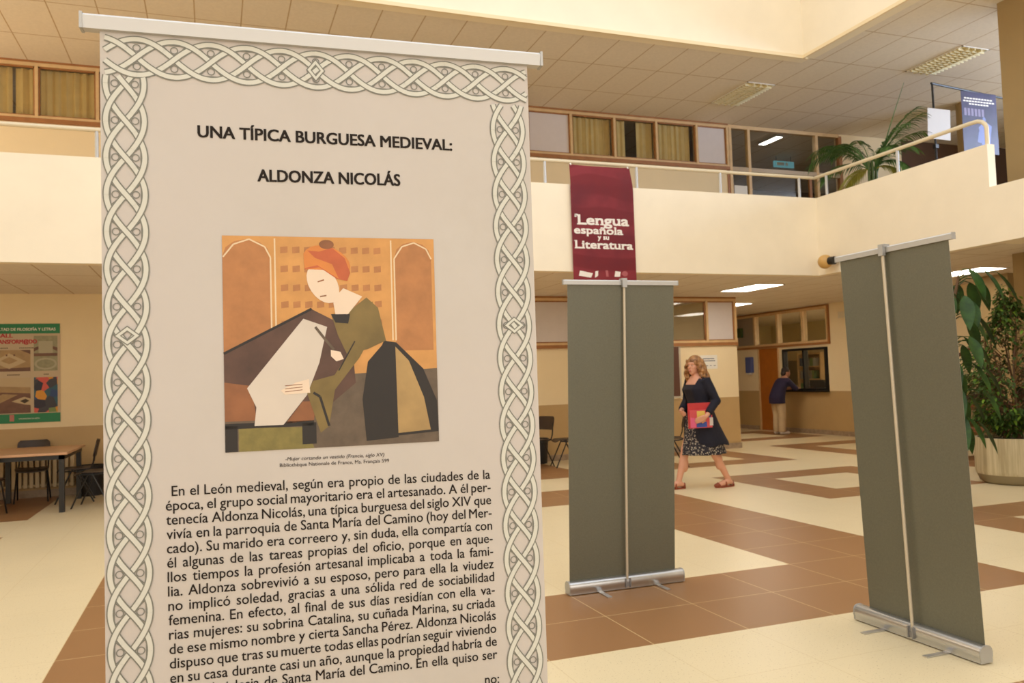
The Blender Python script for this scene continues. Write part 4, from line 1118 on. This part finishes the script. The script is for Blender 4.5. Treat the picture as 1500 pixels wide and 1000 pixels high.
def hand(mb, w, d, nrm, s=1.0, curl=.5, side=1):
    """palm and five fingers; w wrist, d pointing direction, nrm palm normal (fingers curl towards it)"""
    w = Vector(w); d = Vector(d).normalized(); n = Vector(nrm); n = (n-d*n.dot(d)).normalized(); a = d.cross(n)*side
    for k in range(4):
        off = (k-1.5)*.02
        mb.tube([w, w+d*.045*s+a*off*.7*s, w+d*.085*s+a*off*s], [.021*s, .017*s, .0125*s], 8)
        L = (.068, .078, .072, .055)[k]; p = w+d*.088*s+a*off*s; dd = d.copy(); pts = [p]
        for q, f in enumerate((.42, .33, .25)):
            ang = curl*(.5+.4*q+.05*k); dd = (dd*math.cos(ang)+n*math.sin(ang)).normalized(); p = p+dd*L*f*s; pts.append(p)
        mb.tube(pts, [.0095*s, .009*s, .0082*s, .0068*s], 8)
    p = w+d*.025*s+a*-.026*s; dd = (d*.6-a*.75+n*.25).normalized(); pts = [w+d*.01, p, p+dd*.035*s, p+(dd*.6+d*.5).normalized()*.062*s]
    mb.tube(pts, [.018*s, .014*s, .0105*s, .008*s], 8)
def limb(mb, pts, r, seg=12): mb.tube(pts, r, seg); [mb.ball(p, q*.99) for p, q in zip(pts[1:-1], r[1:-1])]
def foot(mb, ank, toe, r=.04):
    a = Vector(ank); tvec = Vector(toe); d = (tvec-a); d.z = 0; d.normalize()
    heel = a-d*.055; heel.z = min(a.z, .045)
    mb.tube([heel, a-d*.01-Vector((0, 0, .03)), a.lerp(tvec, .55)-Vector((0, 0, .012)), tvec], [.032, .042, .04, .026], 10)
    mb.tube([a+Vector((0, 0, .02)), a-Vector((0, 0, .03))], [.038, .036], 10)

# --- woman walking to the left, carrying a folder and a book
wo = thing('person', 'woman with long wavy hair in a dark cardigan walking past the left green banner', 'person', (5.80, 8.98, 0), PI)
b = MB()
# local: +x forward, +y her left (towards the viewer)
limb(b, [(0, .085, .86), (-.115, .09, .49), (-.335, .085, .105)], [.085, .058, .036]); limb(b, [(0, -.085, .86), (.165, -.085, .48), (.285, -.075, .105)], [.085, .058, .036])
b.ball((-.205, .09, .33), .052, .05, .11); b.ball((.19, -.08, .31), .05, .05, .11)
foot(b, (-.335, .085, .10), (-.165, .10, .024)); foot(b, (.285, -.075, .10), (.46, -.085, .03))
b.loft([(0, 0, .80, .10, .13), (-.005, 0, .92, .125, .165), (.0, 0, 1.06, .105, .135), (.01, 0, 1.2, .12, .15), (.018, 0, 1.32, .12, .165), (.005, 0, 1.395, .08, .13), (.012, 0, 1.44, .05, .06)], 20)
b.ball((.085, .065, 1.21), .05, .06, .06); b.ball((.085, -.065, 1.21), .05, .06, .06)
HL = [(.0, .165, 1.375), (-.10, .245, 1.10), (.085, .295, .915)]; HR = [(.0, -.165, 1.375), (.02, -.235, 1.09), (.225, -.06, .975)]
limb(b, HL, [.05, .042, .027]); limb(b, HR, [.05, .042, .027])
hand(b, HL[2], (.75, .02, -.28), (.1, -1, .15), 1.05, .35, -1); hand(b, HR[2], (.35, .9, -.2), (-.85, .35, .3), 1.0, .55, 1)
Mh = head(b, Vector((.035, 0, 1.545)), .35, 1.0, .0)
me = baked('body', b, M_SKIN, .0085, 4); bd = obj('body', me, M_SKIN, wo, smooth=True); bd.data.materials.clear(); bd.data.materials.append(M_SKIN)
face_parts(Mh, bd)
M_CARD = mat('dark_navy_knit', (20, 21, 38), .85, var=.12, scale=30); M_TOP = mat('black_top', (30, 28, 38), .8)
h = MB(); rnd = random.Random(2)
HM = Matrix.Translation((.035, 0, 1.545)) @ Matrix.Rotation(.35, 4, 'Z')
h.ball((-.022, 0, .05), .106, .092, .092, 18, 12, HM); h.ball((-.07, 0, -.03), .075, .09, .11, 16, 12, HM)
for k in range(64):
    a = PI*.34+(2*PI-.68*PI)*(k % 32)/31; ring_ = 1.0 if k < 32 else .72
    x0, y0 = -.01+.098*math.cos(a)*ring_, .092*math.sin(a)*ring_
    ln = .36+.07*rnd.random()-(.10 if abs(a-PI) > 1.5 else 0); pts = []; ph0 = rnd.uniform(0, 6)
    for q in range(13):
        tt = q/12; fl = 1+.75*min(1, tt*1.6)-.25*tt
        wob = .017*min(1, tt*3)
        pts.append(HM @ Vector((x0*fl-.045*tt+wob*math.sin(ph0+q*1.9), y0*fl+wob*math.cos(ph0+q*1.7), .085-.05*(1-ring_)-ln*tt)))
    h.tube(pts, [.016]*3+[.0175]*6+[.016, .014, .010, .004], 6)
hm = N('wavy_blond_brown_hair'); hm.l(hm.mix(hm.ramp(hm.noise(22, 4), .35, .65), lin((104, 66, 38)), lin((184, 136, 86))), hm.b.inputs['Base Color']); hm.b.inputs['Roughness'].default_value = .5
obj('hair', baked('hair', h, hm.m, .0065, 0), hm.m, wo, smooth=True)
# dress: dark top, patterned skirt
m = MB(); m.loft([(-.005, 0, .80, .145, .18), (-.005, 0, .92, .145, .185), (.0, 0, 1.06, .122, .152), (.015, 0, 1.2, .15, .168), (.03, 0, 1.25, .158, .172), (.022, 0, 1.31, .138, .166)], 28)
obj('top', m, M_TOP, wo, smooth=True)
g = N('floral_print_skirt'); v = g.n('ShaderNodeTexVoronoi'); v.inputs['Scale'].default_value = 42; g.l(g.coord(), v.inputs['Vector'])
g.l(g.mix(g.math('LESS_THAN', v.outputs['Distance'], .36), lin((40, 38, 48)), lin((176, 166, 152))), g.b.inputs['Base Color']); g.b.inputs['Roughness'].default_value = .8
wv = lambda i, th: (.02+.012*i)*math.sin(9*th+i*.6)
m = MB(); m.loft([(-.005, 0, .93, .15, .19), (-.01, 0, .80, .17, .2), (-.03, 0, .66, .21, .21), (-.045, 0, .54, .255, .22), (-.05, 0, .435, .285, .225), (-.05, 0, .425, .275, .215), (-.04, 0, .55, .245, .21), (-.02, 0, .70, .19, .19)], 54, caps=False, wave=wv)
obj('skirt', m, g.m, wo, smooth=True)
# long open cardigan flaring at the back, sleeves
c = MB()
def ring(cx, z, rx, ry, a0, a1, n=26, flare=0):
    return [(cx+rx*math.cos(a)*(1+flare*max(0, -math.cos(a))), ry*math.sin(a)*(1+.05*flare*math.sin(5*a)), z+(.03*math.sin(4*a)*flare)) for a in [a0+(a1-a0)*k/(n-1) for k in range(n)]]
secs = [(-.02, 1.43, .07, .10, 1.25, 0), (.0, 1.37, .14, .195, .85, 0), (.015, 1.25, .182, .198, .60, 0), (.005, 1.10, .15, .178, .62, .0), (-.01, .95, .175, .208, .58, .05), (-.025, .80, .205, .225, .56, .16), (-.045, .66, .235, .24, .6, .28), (-.06, .58, .25, .25, .7, .34), (-.065, .535, .25, .25, 1.1, .36)]
outr = [ring(cx, z, rx, ry, a, 2*PI-a, 26, f) for cx, z, rx, ry, a, f in secs]; inr = [ring(cx, z, rx-.014, ry-.014, a, 2*PI-a, 26, f) for cx, z, rx, ry, a, f in secs]
n = 26; S = len(secs)*n; vs = sum(outr, [])+sum(inr, []); fs = []
for i in range(len(secs)-1):
    for k in range(n-1):
        a = i*n+k; fs += [(a, a+n, a+n+1, a+1), (S+a, S+a+1, S+a+n+1, S+a+n)]
    fs += [(i*n, S+i*n, S+(i+1)*n, (i+1)*n), (i*n+n-1, (i+1)*n+n-1, S+(i+1)*n+n-1, S+i*n+n-1)]
for k in range(n-1):
    fs += [(k, k+1, S+k+1, S+k)]; a = (len(secs)-1)*n+k; fs += [(a, S+a, S+a+1, a+1)]
c.add(vs, fs)
for A in (HL, HR):
    p = [Vector(x) for x in A]; e = p[1].lerp(p[2], .80)
    limb(c, [p[0]+Vector((0, 0, .0)), p[0].lerp(p[1], .5), p[1], e], [.072, .068, .062, .048])
obj('cardigan', baked('cardigan', c, M_CARD, .011, 2), M_CARD, wo, smooth=True)
M_SHOE = mat('rust_brown_leather', (140, 66, 40), .45)
for a, tvec in (((-.335, .085), (-.165, .10)), ((.285, -.075), (.46, -.085))):
    a = Vector((*a, 0)); tt = Vector((*tvec, 0)); d = (tt-a).normalized(); s = Vector((-d.y, d.x, 0)); m = MB()
    out = [a-d*.085+s*.0, a-d*.075+s*.03, a+s*.036, a.lerp(tt, .7)+s*.05, tt+d*.02+s*.028, tt+d*.034, tt+d*.02-s*.028, a.lerp(tt, .7)-s*.046, a-s*.036, a-d*.075-s*.03]
    m.prism([(p.x, p.y, .0) for p in out], (0, 0, .016))
    m.tube([a-d*.06+s*.03+Vector((0, 0, .02)), a-d*.075+Vector((0, 0, .06)), a-d*.06-s*.03+Vector((0, 0, .02))], .016, 8)
    for f, hgt in ((.35, .088), (.95, .058)):
        p = a.lerp(tt, f); m.tube([p+s*.047+Vector((0, 0, .012)), p+s*.036+Vector((0, 0, hgt*.7)), p+Vector((0, 0, hgt)), p-s*.036+Vector((0, 0, hgt*.7)), p-s*.047+Vector((0, 0, .012))], .011, 6)
    m.ball((tt.x, tt.y, .028), .045, .042, .028); obj('sandal', m, M_SHOE, wo, smooth=True)
# folder and book carried at her side (local frame of the woman rotated by pi)
def held(name, label, cat, x0, x1, y0, y1, z0, z1, mats, rz, extra=None):
    t = thing(name, label, cat, (5.80, 8.98, 0), PI)
    M = Matrix.Rotation(rz, 4, 'Y'); m = MB(); m.box(x0, x1, y0, y1, z0, z1); o = obj('cover', m, mats, t, bevel=.003)
    if extra: extra(t)
    return t
def pages(t): obj('pages', MB().box(-.025, .30, .234, .250, .773, 1.072), mat('page_edges', (222, 214, 196), .7), t)
held('red_folder', 'red folder carried against the walking woman, behind the colourful book', 'folder', -.03, .31, .232, .252, .775, 1.085, mat('red_card', (196, 62, 66), .45, var=.06), 0)
def cover(t):
    def pt(x, z): return (x, .2682, z)
    for nm, pts, col in (('yellow_panel', [(.20, .855), (.08, .85), (.085, .985), (.20, .985)], (226, 196, 100)), ('blue_panel', [(.21, .785), (.06, .785), (.06, .85), (.21, .85)], (66, 88, 168)),
                         ('pink_panel', [(.295, .785), (.22, .785), (.22, .90), (.295, .91)], (220, 100, 140)), ('white_panel', [(.02, .80), (-.03, .80), (-.03, .9), (.02, .9)], (214, 206, 200)), ('blue_block', [(.035, .90), (-.0, .90), (-.0, .97), (.035, .97)], (60, 70, 140))):
        m = MB(); m.prism([pt(*p) for p in pts], (0, .0006, 0)); obj(nm, m, mat(nm, col, .45), t)
held('paper_book', 'colourful book with yellow and blue cover held by the walking woman', 'book', -.02, .30, .254, .268, .775, 1.0, mat('pink_red_cover', (208, 84, 92), .45), 0, cover)

# --- man leaning at the counter
ma = thing('person', 'person in a dark purple shirt and pale trousers leaning at the counter window', 'person', (12.22, 15.58, 0), 0)
b = MB()
for s in (-1, 1):
    limb(b, [(-.03, s*.09, .80), (.0, s*.095, .44), (-.02, s*.10, .09)], [.085, .06, .042]); foot(b, (-.02, s*.10, .09), (.15, s*.12, .03))
b.loft([(-.04, 0, .74, .11, .15), (-.05, 0, .86, .13, .17), (.0, 0, 1.0, .12, .15), (.07, 0, 1.12, .125, .17), (.13, 0, 1.22, .11, .18), (.16, 0, 1.28, .08, .13), (.18, 0, 1.32, .05, .06)], 18)
for s in (-1, 1):
    limb(b, [(.13, s*.17, 1.22), (.30, s*.22, 1.03), (.46, s*.12, 1.035)], [.05, .042, .03]); hand(b, (.46, s*.12, 1.035), (.7, -s*.5, -.1), (0, 0, -1), 1.0, .3, s)
Mh = head(b, Vector((.235, 0, 1.40)), -.25, .98, .28)
me = baked('body', b, M_SKIN2, .0095, 4); bd = obj('body', me, M_SKIN2, ma, smooth=True); face_parts(Mh, bd)
h = MB(); h.ball((-.028, 0, .045), .098, .088, .092, 16, 12, Mh); h.ball((-.06, 0, -.02), .06, .08, .08, 14, 10, Mh)
obj('hair', baked('hair', h, mat('dark_hair', (40, 28, 24), .6), .01, 2), mat('dark_hair', (40, 28, 24)), ma, smooth=True)
c = MB(); c.loft([(-.05, 0, .70, .165, .205), (-.05, 0, .84, .165, .205), (.0, 0, 1.0, .16, .185), (.07, 0, 1.12, .155, .2), (.13, 0, 1.22, .135, .205), (.16, 0, 1.285, .09, .15)], 24)
for s in (-1, 1): limb(c, [(.13, s*.165, 1.215), (.30, s*.225, 1.035), (.33, s*.2, 1.035)], [.072, .062, .056])
M_PUR = mat('dark_purple_shirt', (34, 25, 58), .8, var=.1); obj('shirt', baked('shirt', c, M_PUR, .011, 3), M_PUR, ma, smooth=True)
c = MB(); c.loft([(-.05, 0, .70, .145, .185), (-.05, 0, .86, .145, .19)], 24)
for s in (-1, 1): limb(c, [(-.035, s*.09, .78), (.0, s*.098, .44), (-.02, s*.10, .05)], [.105, .088, .078])
M_TRO = mat('pale_beige_trousers', (196, 174, 140), .8, var=.06); obj('trousers', baked('trousers', c, M_TRO, .012, 3), M_TRO, ma, smooth=True)
for s in (-1, 1):
    m = MB(); m.tube([(-.08, s*.10, .035), (.0, s*.105, .045), (.10, s*.115, .035), (.16, s*.12, .028)], [.034, .044, .042, .028], 10); obj('shoe', baked('shoe', m, M_WHITE, .01, 2), mat('pale_shoe', (190, 176, 156), .6), ma, smooth=True)
